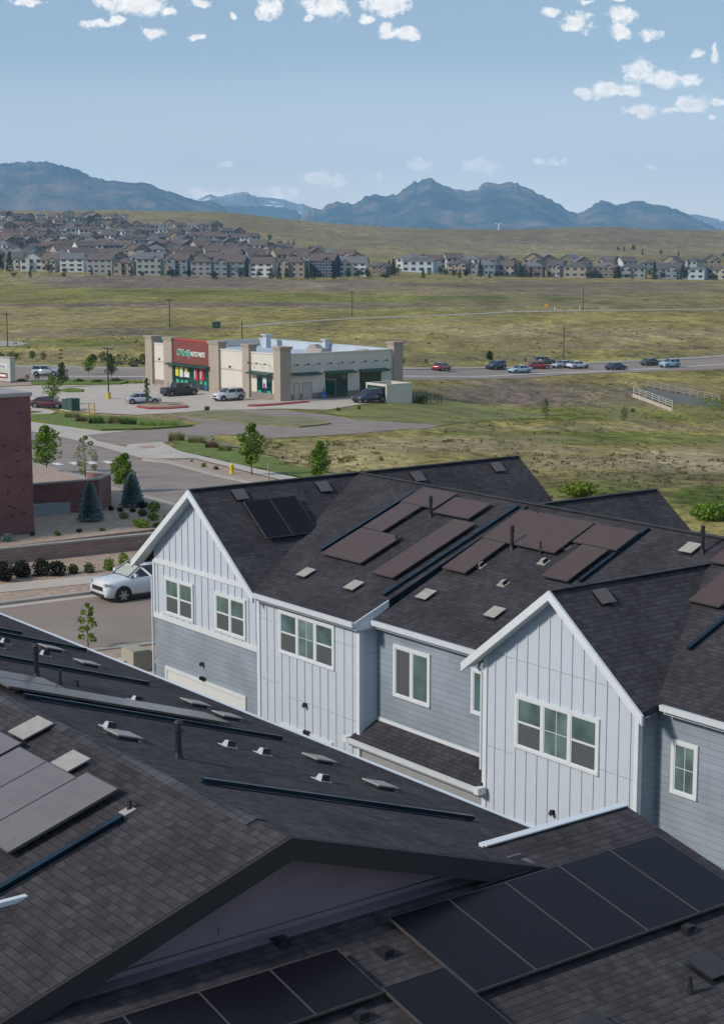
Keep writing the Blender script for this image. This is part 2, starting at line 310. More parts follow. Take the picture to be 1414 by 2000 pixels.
def zt_np(X, Y):
    X = np.asarray(X, float); Y = np.asarray(Y, float)
    t = X / np.maximum(Y, 60.0)
    t = np.clip(t, TX[0], TX[-1]); Yc = np.clip(Y, -79, 4499)
    i = np.clip(np.searchsorted(RY, Yc, side='right') - 1, 0, len(RY) - 2)
    txa = np.array(TX); j = np.clip(np.searchsorted(txa, t, side='right') - 1, 0, len(TX) - 2)
    w = (t - txa[j]) / (txa[j+1] - txa[j]); w = w * w * (3 - 2 * w)
    def rowz(k):
        k = np.clip(k, 0, len(RY) - 1); z = RZ[k, j] * (1 - w) + RZ[k, j+1] * w
        return np.where(RY[k] == 2300, np.interp(t, _tx, SKZ), z)
    y = lambda k: RY[np.clip(k, 0, len(RY) - 1)]
    y0 = np.where(i == 0, RY[0] - 100, y(i-1)); y3 = np.where(i + 2 > len(RY) - 1, RY[-1] + 1000, y(i+2))
    return pchip(Yc, rowz(i-1), rowz(i), rowz(i+1), rowz(i+2), y0, y(i), y(i+1), y3)
def zt(x, y): return float(zt_np(x, y))
YS = 8.0 * 1.012 ** np.arange(0, 530)
def G(px, py, dz=0.0):                # where the sight line through a photo pixel meets the ground
    r = ray(px, py); r = r / r[1]
    d = CAM_H + r[2]*YS - zt_np(r[0]*YS, YS); k = np.nonzero((d < 0) & (YS < 4400))[0]
    if len(k) and k[0] > 0:
        a, b = YS[k[0]-1], YS[k[0]]
        for _ in range(2):
            q = np.linspace(a, b, 24); d = CAM_H + r[2]*q - zt_np(r[0]*q, q); j = max(1, int(np.argmax(d < 0))); a, b = q[j-1], q[j]
        Y = (a + b) / 2
    else: Y = 2250.0
    return Vector((r[0]*Y, Y, zt(r[0]*Y, Y)))
def pxof(X, Y, Z):
    dep = Y * _c - (Z - CAM_H) * _s; up = Y * _s + (Z - CAM_H) * _c
    return CX + FPX * X / dep, CY - FPX * up / dep

# land cover of the open ground: dry prairie with greener and barer patches, kept as per-vertex albedo
OLIVE = (.235,.20,.058); GREEN = (.145,.155,.025); BRIGHT = (.085,.125,.018); TAN = (.30,.24,.14); BROWN = (.15,.115,.085); DARK = (.105,.095,.055); PURP = (.17,.125,.11)
PATCH = [ # centre x, y, half-width, half-height on the ground seen from the camera, colour, strength
 (700,760,1500,60,OLIVE,.3),(1120,770,330,26,BROWN,.75),(1000,765,130,30,PURP,.6),(1250,790,220,14,DARK,.5),(1050,812,380,14,GREEN,.85),(760,805,140,16,BRIGHT,.7),(1330,800,140,22,GREEN,.6),
 (1050,850,260,12,GREEN,.7),(1250,860,240,10,BRIGHT,.5),(850,868,180,14,TAN,.6),(620,900,200,30,TAN,.45),(1150,838,300,5,TAN,.6),(1330,905,160,26,TAN,.95),(1150,905,160,14,TAN,.7),(1250,940,200,20,BROWN,.4),(1000,880,160,10,TAN,.6),(1380,975,90,22,BRIGHT,.8),(1150,960,120,18,BRIGHT,.6),
 (1300,655,500,12,TAN,.5),(900,640,200,12,TAN,.45),(1200,678,240,5,BROWN,.6),(1300,695,120,8,DARK,.5),(900,698,200,8,DARK,.5),(400,620,500,14,OLIVE,.4),(200,652,180,5,BROWN,.9),(310,643,160,4,BROWN,.8),
 (150,610,300,22,TAN,.25),(60,650,120,12,TAN,.5),(150,672,180,8,BRIGHT,.45),(330,665,200,5,GREEN,.5),(140,700,160,16,TAN,.35),(90,570,400,14,GREEN,.5),(330,588,420,8,GREEN,.55),(320,572,240,8,GREEN,.7),
 (450,597,480,5,BROWN,.85),(1000,600,480,5,BROWN,.45),(480,556,320,12,PURP,.9),(250,545,200,8,PURP,.8),(620,555,180,12,BROWN,.6),(1100,565,420,16,PURP,.55),(1100,558,300,10,BROWN,.6),(920,580,400,3,BRIGHT,.7),(620,582,220,8,GREEN,.6),
 (1100,590,500,8,DARK,.5),(1000,622,500,10,OLIVE,.5),(560,560,90,10,TAN,.3),(30,545,80,6,TAN,.4),
 (700,470,1200,60,(.155,.125,.085),.6),(450,440,420,24,TAN,.3),(800,478,400,24,TAN,.25),(1150,470,420,14,(.17,.13,.10),.5),(1000,450,250,6,BROWN,.4),(1150,490,420,10,TAN,.35),(950,505,300,6,GREEN,.15)]
def vnoise(x, y, seed=0):
    xi = np.floor(x); yi = np.floor(y); xf = x - xi; yf = y - yi; xf = xf*xf*(3-2*xf); yf = yf*yf*(3-2*yf)
    h = lambda a, b: np.modf(np.abs(np.sin(a * 127.1 + b * 311.7 + seed * 17.3) * 43758.5453))[0]
    return (h(xi,yi)*(1-xf)+h(xi+1,yi)*xf)*(1-yf)+(h(xi,yi+1)*(1-xf)+h(xi+1,yi+1)*xf)*yf
def fbm(x, y, o=5, seed=0):
    s = 0; a = .5; k = 1
    for i in range(o): s = s + a * vnoise(x*k, y*k, seed+i); a *= .5; k *= 2.03
    return s
def groundmat():
    m = bpy.data.materials.new('prairie'); m.use_nodes = True; nt = m.node_tree; N = nt.nodes; L = nt.links; MAT['prairie'] = m
    b = N['Principled BSDF']; b.inputs['Roughness'].default_value = .95; b.inputs['Specular IOR Level'].default_value = .1
    at = N.new('ShaderNodeAttribute'); at.attribute_name = 'cover'; tc = N.new('ShaderNodeTexCoord'); cur = at.outputs['Color']
    for sc_, lo, hi, st in ((.9, .58, 1.45, (1,.55,1)), (.3,.7,1.35,(1,.5,1)), (.12, .72, 1.32, (1,.4,1)), (.035, .8, 1.22, (1,.35,1)), (.008,.86,1.15,(1,.3,1))):
        mp = N.new('ShaderNodeMapping'); mp.inputs['Scale'].default_value = st; L.new(tc.outputs['Object'], mp.inputs[0])
        n = N.new('ShaderNodeTexNoise'); n.inputs['Scale'].default_value = sc_; n.inputs['Detail'].default_value = 6; n.inputs['Roughness'].default_value = .65; L.new(mp.outputs[0], n.inputs['Vector'])
        r = N.new('ShaderNodeMapRange'); r.inputs[1].default_value = .36; r.inputs[2].default_value = .64; r.inputs[3].default_value = lo; r.inputs[4].default_value = hi; L.new(n.outputs['Fac'], r.inputs[0])
        x = N.new('ShaderNodeMix'); x.data_type = 'RGBA'; x.blend_type = 'MULTIPLY'; x.inputs[0].default_value = 1; L.new(cur, x.inputs[6]); L.new(r.outputs[0], x.inputs[7]); cur = x.outputs[2]
    n = N.new('ShaderNodeTexNoise'); n.inputs['Scale'].default_value = .06; n.inputs['Detail'].default_value = 8; L.new(tc.outputs['Object'], n.inputs['Vector'])
    r = N.new('ShaderNodeMapRange'); r.inputs[1].default_value = .48; r.inputs[2].default_value = .68; r.inputs[3].default_value = 0; r.inputs[4].default_value = .6; L.new(n.outputs['Fac'], r.inputs[0])
    x = N.new('ShaderNodeMix'); x.data_type = 'RGBA'; L.new(r.outputs[0], x.inputs[0]); L.new(cur, x.inputs[6]); x.inputs[7].default_value = (.26,.21,.12,1); cur = x.outputs[2]
    L.new(cur, b.inputs['Base Color'])
    n4 = N.new('ShaderNodeTexNoise'); n4.inputs['Scale'].default_value = 1.3; n4.inputs['Detail'].default_value = 8; L.new(tc.outputs['Object'], n4.inputs['Vector'])
    bp = N.new('ShaderNodeBump'); bp.inputs['Strength'].default_value = .8; bp.inputs['Distance'].default_value = .35; L.new(n4.outputs['Fac'], bp.inputs['Height']); L.new(bp.outputs[0], b.inputs['Normal'])
def build_ground():
    groundmat()
    ys = list(np.arange(-80, 50, 6.0)); y = 50.0
    while y < 4600: ys.append(y); y *= 1.0085 if y < 1500 else 1.015
    ys = np.array(ys); ts = np.arange(-.62, .6201, .0045)
    T, Y = np.meshgrid(ts, ys); X = T * np.maximum(Y, 90)
    Z = zt_np(X, Y)
    near = (Y > 320)
    Z = Z + np.where(Y > 900, (fbm(X/140, Y/140, 4, 3) - .47) * np.clip((Y-900)/900, 0, 1) * 7, 0)
    dep = np.maximum(Y, 30) * _c - (Z - CAM_H) * _s; up = np.maximum(Y, 30) * _s + (Z - CAM_H) * _c
    PX = CX + FPX * X / dep; PY = CY - FPX * up / dep
    nx = (fbm(X/45, Y/45, 5, 9) - .48); ny = (fbm(X/30, Y/45, 5, 21) - .48)
    col = np.zeros(X.shape + (3,)); base = np.array((.235,.195,.066)); col[:] = base
    for (cx, cy, rx, ry, c, st) in PATCH:
        d = np.sqrt(((PX - cx) / rx + nx * 1.1) ** 2 + ((PY - cy) / ry + ny * 1.6) ** 2)
        w = np.clip((1.25 - d) / .55, 0, 1) * st; w = (w * w * (3 - 2 * w))[..., None] if st > .6 else w[..., None]
        col = col * (1 - w) + np.array(c) * w
    nr, nc = X.shape
    me = bpy.data.meshes.new('ground'); V_ = np.stack([X, Y, Z], -1).reshape(-1, 3)
    idx = np.arange(nr * nc).reshape(nr, nc); F_ = np.stack([idx[:-1,:-1], idx[:-1,1:], idx[1:,1:], idx[1:,:-1]], -1).reshape(-1, 4)
    me.from_pydata(V_.tolist(), [], F_.tolist()); me.polygons.foreach_set('use_smooth', [True] * len(F_))
    a = me.color_attributes.new('cover', 'FLOAT_COLOR', 'POINT'); a.data.foreach_set('color', np.concatenate([col.reshape(-1,3), np.ones((nr*nc,1))], 1).ravel())
    me.materials.append(MAT['prairie']); o = bpy.data.objects.new('ground', me); COL.objects.link(o); tag(o, kind='structure')
build_ground()

def sheet(name, pts, material, lift, px=True, wob=0.0, step=4.0, th=0.0, zf=None, seed=1, label=None, kind='structure', cat=None):
    """a sheet draped over the ground; th > 0 adds a kerb-like edge of that height"""
    random.seed(seed); P = [G(*p) if px else Vector((p[0], p[1], 0)) for p in pts]
    if wob:
        Q = []
        for i, a in enumerate(P):
            b = P[(i+1) % len(P)]; n = max(1, int((b - a).length / 2.5))
            for k in range(n): q = a.lerp(b, k / n); Q.append(q + Vector((random.uniform(-wob, wob), random.uniform(-wob, wob), 0)))
        P = Q
    bm = bmesh.new(); vs = [bm.verts.new((p.x, p.y, 0)) for p in P]; bm.faces.new(vs)
    bmesh.ops.triangulate(bm, faces=bm.faces)
    xs = [p.x for p in P]; ys = [p.y for p in P]
    for ax, lo, hi in ((0, min(xs), max(xs)), (1, min(ys), max(ys))):
        st = max(step, (hi - lo) / 90); k = math.ceil(lo / st) * st
        while k < hi:
            co = (k,0,0) if ax == 0 else (0,k,0); no = (1,0,0) if ax == 0 else (0,1,0)
            bmesh.ops.bisect_plane(bm, geom=bm.verts[:]+bm.edges[:]+bm.faces[:], plane_co=co, plane_no=no); k += st
    vl = list(bm.verts); zz = zt_np([v.co.x for v in vl], [v.co.y for v in vl])
    for v, z in zip(vl, zz): v.co.z = float(z) + lift + th
    for fc in bm.faces:
        fc.normal_update()
        if fc.normal.z < 0: fc.normal_flip()
    if th:
        be = [e for e in bm.edges if e.is_boundary]; r = bmesh.ops.extrude_edge_only(bm, edges=be)
        for v in [g for g in r['geom'] if isinstance(g, bmesh.types.BMVert)]: v.co.z -= th + .25
    me = bpy.data.meshes.new(name); bm.to_mesh(me); bm.free(); me.materials.append(MAT[material]); o = bpy.data.objects.new(name, me); COL.objects.link(o)
    return tag(o, label, cat, kind=kind)

# ---------------------------------------------------------------- roads, pavements, planting
sheet('main_road', [(30,838),(140,836),(230,868),(276,899),(330,904),(420,929),(508,948),(700,1000),(760,1075),(500,1040),(356,995),(215,957),(166,938),(64,910),(-60,880),(-200,850),(-40,838)], 'asphalt', .02)
sheet('side_lane', [(170,850),(262,842),(370,835),(395,827),(360,818),(321,810),(440,799),(547,801),(640,811),(706,821),(780,826),(835,828),(862,832),(830,838),(700,847),(640,851),(523,857),(470,851),(420,850),(400,857),(340,862),(316,866),(250,871),(215,868)], 'asphalt', .04)
sheet('parking_lot', [(-60,760),(62,752),(200,752),(262,750),(272,745),(300,745),(420,760),(552,778),(600,776),(700,766),(800,772),(806,784),(700,791),(640,801),(560,799),(440,801),(330,808),(270,811),(180,807),(110,797),(62,800),(-60,800)], 'concrete', .06)
sheet('highway', [(-300,722),(-100,719),(31,718),(291,722),(520,724),(780,723),(937,721),(1071,716),(1255,707),(1414,698),(1650,682),(1650,712),(1414,721),(1273,726),(1094,733),(960,740),(780,743),(520,744),(291,743),(31,742),(-100,743),(-300,746)], 'asphalt', .05)
sheet('highway_kerb', [(-100,716.5),(31,715.5),(291,719.5),(520,721),(780,720),(937,718),(1071,713),(1255,704.5),(1414,695),(1500,689),(1500,692),(1414,698),(1255,707),(1071,716),(937,721),(780,723),(520,724),(291,722),(31,718),(-100,719)], 'kerb_concrete', .06, th=.12)
sheet('near_street', [(-260,1222),(0,1188),(200,1163),(320,1148),(520,1122),(560,1225),(300,1259),(180,1273),(-40,1298),(-260,1325)], 'asphalt', .02)
sheet('street_gutter', [(-260,1218),(0,1184.5),(200,1159.5),(320,1144),(320,1150),(200,1165),(0,1190),(-260,1224)], 'concrete', .03)
sheet('street_kerb', [(-260,1214),(0,1180.5),(200,1155.5),(320,1140),(320,1144.5),(200,1159.5),(0,1184.5),(-260,1218)], 'kerb_concrete', .03, th=.13)
sheet('near_kerb', [(-40,1298),(180,1273),(310,1258),(310,1263),(180,1278),(-40,1303)], 'kerb_concrete', .03, th=.13)
sheet('street_verge', [(-260,1190),(0,1162),(200,1142),(340,1126),(340,1140),(200,1155.5),(0,1180.5),(-260,1214)], 'mulch_rock', .10)
sheet('near_verge', [(-40,1303),(180,1278),(310,1263),(320,1330),(200,1330),(-40,1330)], 'mulch_rock', .10)
sheet('pavement', [(-260,1168),(0,1146),(200,1127),(360,1110),(360,1124),(200,1142),(0,1162),(-260,1190)], 'concrete', .12)
sheet('wall_foot_bed', [(-260,1120),(0,1098),(320,1064),(380,1058),(380,1108),(200,1127),(0,1146),(-260,1168)], 'mulch_rock', .09)
sheet('alley', [(180,1330),(330,1290),(760,1560),(1250,1750),(1600,1900),(1300,1990),(900,1800),(500,1600)], 'concrete', .03)
sheet('road_kerb', [(64,907),(166,934),(215,953),(356,991),(500,1036),(500,1041),(356,996),(215,958),(166,938),(64,911)], 'kerb_concrete', .04, th=.14)
sheet('road_kerb', [(276,896.5),(330,901.5),(420,926),(508,945),(700,996),(700,1001),(508,949.5),(420,930.5),(330,905.5),(276,900)], 'kerb_concrete', .04, th=.14)
sheet('corner_pavement', [(316,865),(349,882),(443,904),(592,938),(760,975),(700,975),(557,942),(381,897.5),(330,898),(276,897),(240,884),(250,870)], 'concrete', .10)
sheet('road_crossing', [(40,822),(110,831),(200,843),(262,841.5),(200,848),(172,851),(190,862),(245,874),(290,893),(272,896),(240,886),(165,865),(100,850),(30,838)], 'concrete', .06)
sheet('roadside_strip', [(330,899),(381,898.5),(557,943),(640,962),(700,988),(508,944),(420,925)], 'mulch_rock', .08)
sheet('roadside_lawn', [(330,851),(352,857),(420,870),(520,893),(600,915),(680,940),(700,960),(592,937),(443,903),(349,881)], 'lawn', .09, wob=.5)
sheet('long_grass', [(345,848),(400,853),(440,866),(520,886),(600,908),(660,925),(600,914),(520,892),(420,869),(352,857)], 'dry_grass', .10, wob=.8)
sheet('island_lawn', [(50,813),(110,810),(160,813),(270,818),(350,826),(378,833),(290,839.5),(200,841.5),(120,832),(62,822)], 'lawn', .09, th=.1)
sheet('footpath', [(62,797),(95,801),(112,806),(90,812),(62,816),(30,818),(30,810),(62,810),(85,806),(62,804)], 'concrete', .11)
sheet('lane_island', [(329,810),(400,804),(470,806),(508,813),(600,818),(650,829),(587,836),(508,831),(440,823),(341,812)], 'dry_grass', .10, th=.1, wob=.2)
sheet('parking_island', [(268,794),(300,789),(355,788),(368,795),(330,797.5),(290,798)], 'mulch_rock', .12, th=.12)
sheet('red_kerb', [(268,794.5),(290,798),(330,797.6),(368,795),(368,797.2),(330,800),(290,800.4),(268,797)], 'paint_red', .10, th=.1)
sheet('red_kerb', [(486,793.5),(540,790),(600,785),(604,786.6),(540,792.5),(500,795.2),(484,795)], 'paint_red', .10, th=.1)
sheet('store_apron', [(484,792),(500,785),(552,783),(640,777),(700,771),(700,776),(604,785),(540,790)], 'concrete', .09, th=.08)
sheet('parking_island', [(110,764),(140,760),(165,763),(160,767),(130,767)], 'lawn', .12, th=.1)
sheet('lot_edge_lawn', [(62,747),(110,744),(245,744),(250,748),(235,752),(150,753),(62,753)], 'lawn', .14, th=.1)
sheet('lot_edge_lawn', [(250,745),(285,745),(290,749),(262,750)], 'lawn', .14, th=.1)
sheet('sign_bed', [(-60,742),(62,741),(120,745),(62,754),(0,757),(-60,760)], 'mulch_rock', .12, th=.05)
sheet('green_margin', [(600,801),(640,802),(700,792),(806,785),(900,786),(1000,800),(1100,808),(960,822),(862,830),(780,825),(706,820),(640,810)], 'meadow', .05, wob=1.8)
for i in range(5):
    a = 100 + i * 33
    sheet('crossing_stripe', [(a, 905.5 - i*1.2), (a+14, 904.5 - i*1.2), (a+26, 909 - i*1.2), (a+12, 910.5 - i*1.2)], 'paint_white', .055, step=20)
for q in ([(62,910),(92,912),(106,920),(76,917)],):
    sheet('crossing_stripe', q, 'paint_white', .055, step=20)
for q in ([(196,814),(232,812),(240,815),(205,817)],[(268,874),(298,872),(306,876),(276,878)]): sheet('ramp_pad', q, 'ramp_red', .115, step=20)
for i in range(7):
    a = 240 + i * 22; sheet('parking_line', [(a, 757 + i*1.6), (a+2, 757 + i*1.6), (a+28, 766 + i*1.6), (a+25, 766 + i*1.6)], 'paint_white', .075, step=20)
sheet('lane_line', [(60,735),(291,736),(291,736.8),(60,735.8)], 'paint_white', .07, step=20)
sheet('lane_line', [(780,735),(1000,732),(1200,724),(1414,711),(1414,712),(1200,725),(1000,733),(780,736)], 'paint_white', .07, step=20)
sheet('field_track', [(470,637),(560,630),(640,624),(820,617),(1000,608),(1414,603),(1414,604.5),(1000,610),(820,619),(640,626),(560,632),(470,640)], 'kerb_concrete', .06)
sheet('field_track', [(300,700),(330,685),(400,668),(470,652),(560,640),(562,641),(472,654),(402,671),(335,690)], 'kerb_concrete', .06) if False else None
sheet('bare_pad', [(-60,668),(20,666),(60,671),(30,677),(-60,676)], 'kerb_concrete', .08, wob=.5)

# ---------------------------------------------------------------- the white and grey townhouses
HO = Vector((-7.076, 55.816, 0)); HR = math.atan2(-.7965, .6046)
UV_, VV_ = Vector((.6046, -.7965, 0)), Vector((.7965, .6046, 0))
def hw(u, v, z=0.0): return HO + UV_ * u + VV_ * v + Vector((0, 0, z))
house = empty('townhouse_row', HO, HR, 'white board-and-batten and grey lap-sided townhouse row with dark shingle roof across the alley', 'townhouses')
RZ_, RV = 8.70, 6.5
E2V, E3V, EZ = -.3, .33, 5.95
m2 = (RZ_ - EZ) / (RV - E2V); m3 = (RZ_ - EZ) / (RV - E3V); GS = .76
g1a, g1u = 8.70, 2.93; g4a, g4u = 8.20, 19.73
UEND = 34.0
def build_house():
    P = house
    def wall(name, polys, m, lab=None):
        b = MB()
        for p in polys: b.poly(p)
        o = b.build(name, m, P)
        if lab: o['label'] = lab
    zb = -.3
    # gable section: grey below, white above
    wall('lap_wall', [[(0,0,zb),(6.4,0,zb),(6.4,0,4.05),(0,0,4.05)], [(0,14,zb),(0,0,zb),(0,0,4.05),(0,14,4.05)]], 'lap_siding')
    wall('batten_wall', [[(0,0,4.05),(6.4,0,4.05),(6.4,0,6.02),(g1u,0,8.62),(0,0,6.35)][:4]+[(0,0,6.35)], [(0,14,4.05),(0,0,4.05),(0,0,6.3),(0,14,6.3)]], 'white_siding')
    wall('batten_wall', [[(6.4,0,zb),(11.6,0,zb),(11.6,0,5.95),(6.4,0,5.95)], [(11.6,0,zb),(11.6,.63,zb),(11.6,.63,6.1),(11.6,0,5.95)]], 'white_siding')
    wall('lap_wall', [[(11.6,.63,2.7),(17,.63,2.7),(17,.63,5.98),(11.6,.63,5.98)]], 'lap_siding')
    wall('lower_wall', [[(11.6,.04,zb),(17.0,.04,zb),(17.0,.04,2.5),(11.6,.04,2.5)]], 'grey_paint')
    wall('batten_wall', [[(17,0,zb),(22.45,0,zb),(22.45,0,6.13),(g4u,0,8.12),(17,0,6.13)], [(17,.6,zb),(17,0,zb),(17,0,6.1),(17,.63,6.1)]], 'white_siding')
    wall('lap_wall', [[(22.45,0,zb),(22.45,.65,zb),(22.45,.65,6.1),(22.45,0,6.1)], [(22.45,.65,zb),(UEND,.65,zb),(UEND,.65,5.98),(22.45,.65,5.98)], [(UEND,.65,zb),(UEND,13.2,zb),(UEND,13.2,5.9),(UEND,RV,8.6),(UEND,.65,5.9)], [(UEND,13.2,zb),(0,13.2,zb),(0,13.2,5.95),(UEND,13.2,5.95)]], 'lap_siding')
    # roofs
    t = .14
    zR = lambda v, ev, m_: EZ + m_ * (v - ev)
    b = MB()
    uv1 = g1u + (g1a - EZ) / GS
    b.slab([(uv1,E2V,EZ),(11.75,E2V,EZ),(11.75,RV,RZ_),(g1u,RV,RZ_)], t)
    b.slab([(11.75,E3V,EZ),(g4u-(g4a-EZ)/GS,E3V,EZ),(g4u,E3V+(g4a-EZ)/m3,g4a),(g4u,RV,RZ_),(11.75,RV,RZ_)], t)
    b.slab([(g4u+(g4a-EZ)/GS,E3V,EZ),(UEND+.3,E3V,EZ),(UEND+.3,RV,RZ_),(g4u,RV,RZ_),(g4u,E3V+(g4a-EZ)/m3,g4a)], t)
    b.build('main_roof', 'roof_shingle_fine', P)
    uv1 = g1u + (g1a - EZ) / GS; b = MB(); b.slab([(UEND+.3,RV,RZ_),(UEND+.3,13.6,5.85),(uv1+.1,13.6,5.85),(g1u,RV,RZ_)][::-1], t)
    b.build('rear_roof', 'roof_shingle_fine', P)
    b = MB()
    ze = lambda u, uc, za: za - GS * abs(u - uc)
    b.slab([(g1u,-.35,g1a),(uv1+.05,-.35,ze(uv1+.05,g1u,g1a)),(uv1+.03,E2V,ze(uv1+.03,g1u,g1a)),(g1u,RV,RZ_),(g1u,14.0,g1a)][:4], t)
    b.slab([(g1u,RV,g1a),(g1u+3.6,RV+6.6,ze(g1u+3.6,g1u,g1a)),(g1u+3.6,14.0,ze(g1u+3.6,g1u,g1a)),(g1u,14.0,g1a)], t)
    b.slab([(g1u,-.35,g1a),(-.84,-.35,ze(-.84,g1u,g1a)),(-.84,14.0,ze(-.84,g1u,g1a)),(g1u,14.0,g1a)], t)
    b.build('gable_roof', 'roof_shingle_fine', P)
    b = MB(); vi = E3V + (g4a - EZ) / m3
    b.slab([(g4u,-.35,g4a),(22.85,-.35,ze(22.85,g4u,g4a)),(22.75,E3V+.05,ze(22.75,g4u,g4a)),(g4u,vi+.02,g4a)], t)
    b.slab([(g4u,-.35,g4a),(16.55,-.35,ze(16.55,g4u,g4a)),(16.65,E3V+.05,ze(16.65,g4u,g4a)),(g4u,vi+.02,g4a)], t)
    b.build('gable_roof', 'roof_shingle_fine', P)
    b = MB(); rz, ru = 8.27, 9.9
    b.slab([(ru,7.4,rz),(ru,14.0,rz),(ru+3.4,14.0,rz-GS*3.4),(ru+3.4,13.2,rz-GS*3.4)], t)
    b.slab([(ru,7.4,rz),(ru,14.0,rz),(ru-3.4,14.0,rz-GS*3.4),(ru-3.4,13.2,rz-GS*3.4)], t)
    b.build('gable_roof', 'roof_shingle_fine', P)
    b = MB(); b.poly([(6.5,13.3,zb),(13.3,13.3,zb),(13.3,13.8,5.8),(ru,13.8,rz-.1),(6.5,13.8,5.8)][::-1]); b.poly([(0,13.8,zb),(6.3,13.8,zb),(6.3,13.8,6.1),(g1u,13.8,8.6),(0,13.8,6.1)][::-1]); b.build('rear_gable_wall', 'white_siding', P)
    # ridge caps
    b = MB(); 
    for a, c in (((g1u,-.35,g1a+.02),(g1u,14,g1a+.02)), ((g1u,RV,RZ_+.02),(UEND,RV,RZ_+.02)), ((g4u,-.35,g4a+.02),(g4u,vi,g4a+.02)), ((ru,7.4,rz+.02),(ru,14,rz+.02))): b.beam(a, c, .22, .012)
    b.build('ridge_cap', 'roof_shingle_cap', P)
    # fascia / rake boards / gutters
    b = MB()
    def rake(uc, za, ul, ur, v):
        for ue in (ul, ur):
            b.beam((uc,v,za-.13), (ue,v,za-GS*abs(ue-uc)-.13), .07, .27, up=(0,1,0)) if False else None
            p0 = Vector((uc,v,za+.01)); p1 = Vector((ue,v,za-GS*abs(ue-uc)+.01))
            pts = [p0, p1, p1-Vector((0,0,.24)), p0-Vector((0,0,.24))]
            q = [(p.x, p.z) for p in pts]
            if ue < uc: q = q[::-1]
            b.prism(q, v-.04, v+.03, 'y')
    rake(g1u, g1a, -.88, uv1+.12, -.37); b.build('rake_board', 'white_trim', P); b = MB(); rake(g4u, g4a, 16.5, 22.92, -.37)
    b.build('rake_board', 'white_trim', P)
    b = MB()
    b.poly([(g1u,-.35,g1a-.2),(-.8,-.35,ze(-.8,g1u,g1a)-.2),(-.8,0,ze(-.8,g1u,g1a)-.2),(g1u,0,g1a-.2)]); b.poly([(g1u,-.35,g1a-.2),(uv1,-.35,EZ-.2),(uv1,0,EZ-.2),(g1u,0,g1a-.2)][::-1]); b.build('soffit', 'white_trim', P); b = MB()
    b.poly([(g4u,-.35,g4a-.2),(16.6,-.35,ze(16.6,g4u,g4a)-.2),(16.6,0,ze(16.6,g4u,g4a)-.2),(g4u,0,g4a-.2)]); b.poly([(g4u,-.35,g4a-.2),(22.8,-.35,ze(22.8,g4u,g4a)-.2),(22.8,0,ze(22.8,g4u,g4a)-.2),(g4u,0,g4a-.2)][::-1])
    b.build('soffit', 'white_trim', P)
    for (u0,u1,v) in ((6.62,11.78,E2V),(11.82,16.62,E3V),(22.88,UEND,E3V)):
        b = MB(); b.prism([(v-.13,EZ-.01),(v-.11,EZ-.15),(v+.02,EZ-.17),(v+.02,EZ-.02)], u0, u1); b.prism([(v+.02,EZ-.09),(v+.04,EZ-.26),(v+.10,EZ-.26),(v+.10,EZ-.09)], u0, u1)
        wv = 0 if v == E2V else (.63 if u0 < 20 else .65)
        b.poly([(u0,v+.08,EZ-.2),(u1,v+.08,EZ-.2),(u1,wv,EZ-.2),(u0,wv,EZ-.2)][::-1]); b.build('gutter', 'white_trim', P)
    b = MB(); b.prism([(-.95,5.72),(-.80,5.70),(-.80,5.86),(-.96,5.87)], -.35, 14, 'y'); b.build('gutter', 'white_trim', P)
    b = MB(); b.prism([(E2V,EZ-.26),(E3V+.05,EZ-.26),(E3V+.05,EZ-.02),(.9,EZ+.28),(.9,EZ+m2*1.2+.0),(E2V,EZ)], 11.76, 11.80); b.prism([(E3V,EZ-.02),(RV-.2,RZ_-.14),(RV-.2,RZ_-.02),(E3V,EZ+.24)], 11.755, 11.79, m=1)
    b.build('step_flashing', ['white_trim', 'blue_black_metal'], P)
    # horizontal belts and corner boards
    for q in ((-.03,6.34,-.045,-.005,3.95,4.13),(.08,6.1,-.04,-.005,5.86,6.02),(-.04,.07,-.04,.0,4.131,5.95),(6.35,6.5,-.045,-.005,zb,5.9),(11.5,11.64,-.045,-.004,zb,5.8),(11.602,11.64,.0,.1,zb,5.8),
        (16.97,17.12,-.045,-.004,zb,6.0),(22.36,22.49,-.045,-.004,zb,5.9),(22.452,22.49,0,.1,zb,5.9),(-.045,-.005,0,14,3.95,4.13),(11.64,17.0,.60,.626,2.86,3.0)):
        b = MB(); b.box(*q); b.build('corner_trim', 'white_trim', P)
    # battens
    b = MB(); top1 = lambda u: 8.42 - GS * abs(u - g1u); top4 = lambda u: 7.93 - GS * abs(u - g4u)
    wins = [(.73,2.57,4.2,5.5),(3.89,5.70,4.2,5.5),(7.54,10.41,4.2,5.56),(18.2,21.2,3.82,5.24)]
    def bat(u, z0, z1, v=0.0):
        segs = [(z0, z1)]
        for (a, c, d, e) in wins:
            if a - .05 < u < c + .05:
                n = []
                for (p, q) in segs:
                    if q <= d or p >= e: n.append((p, q))
                    else:
                        if p < d: n.append((p, d))
                        if q > e: n.append((e, q))
                segs = n
        for (p, q) in segs:
            if q - p > .05: b.box(u-.022, u+.022, v-.026, v-.001, p, q)
    k = .25
    while k < 6.3:
        if top1(k) > 6.05: bat(k, 6.02, top1(k))
        bat(k, 4.13, 5.86); k += .40
    b.build('batten', 'white_siding', P); b = MB(); k = 6.85
    while k < 11.45: bat(k, zb, 5.85); k += .40
    b.build('batten', 'white_siding', P); b = MB(); k = 17.4
    while k < 22.3: bat(k, zb, min(top4(k), 8)); k += .40
    # board joints
    for (u0,u1,z) in ((6.5,11.5,5.1),(6.5,7.5,3.2),(7.9,11.5,2.9),(17.1,22.3,6.12),(17.1,18.2,3.6),(21.2,22.3,4.0)): b2 = MB(); b2.box(u0,u1,-.008,-.0005,z-.006,z+.006); b2.build('board_joint', 'grey_paint', P)
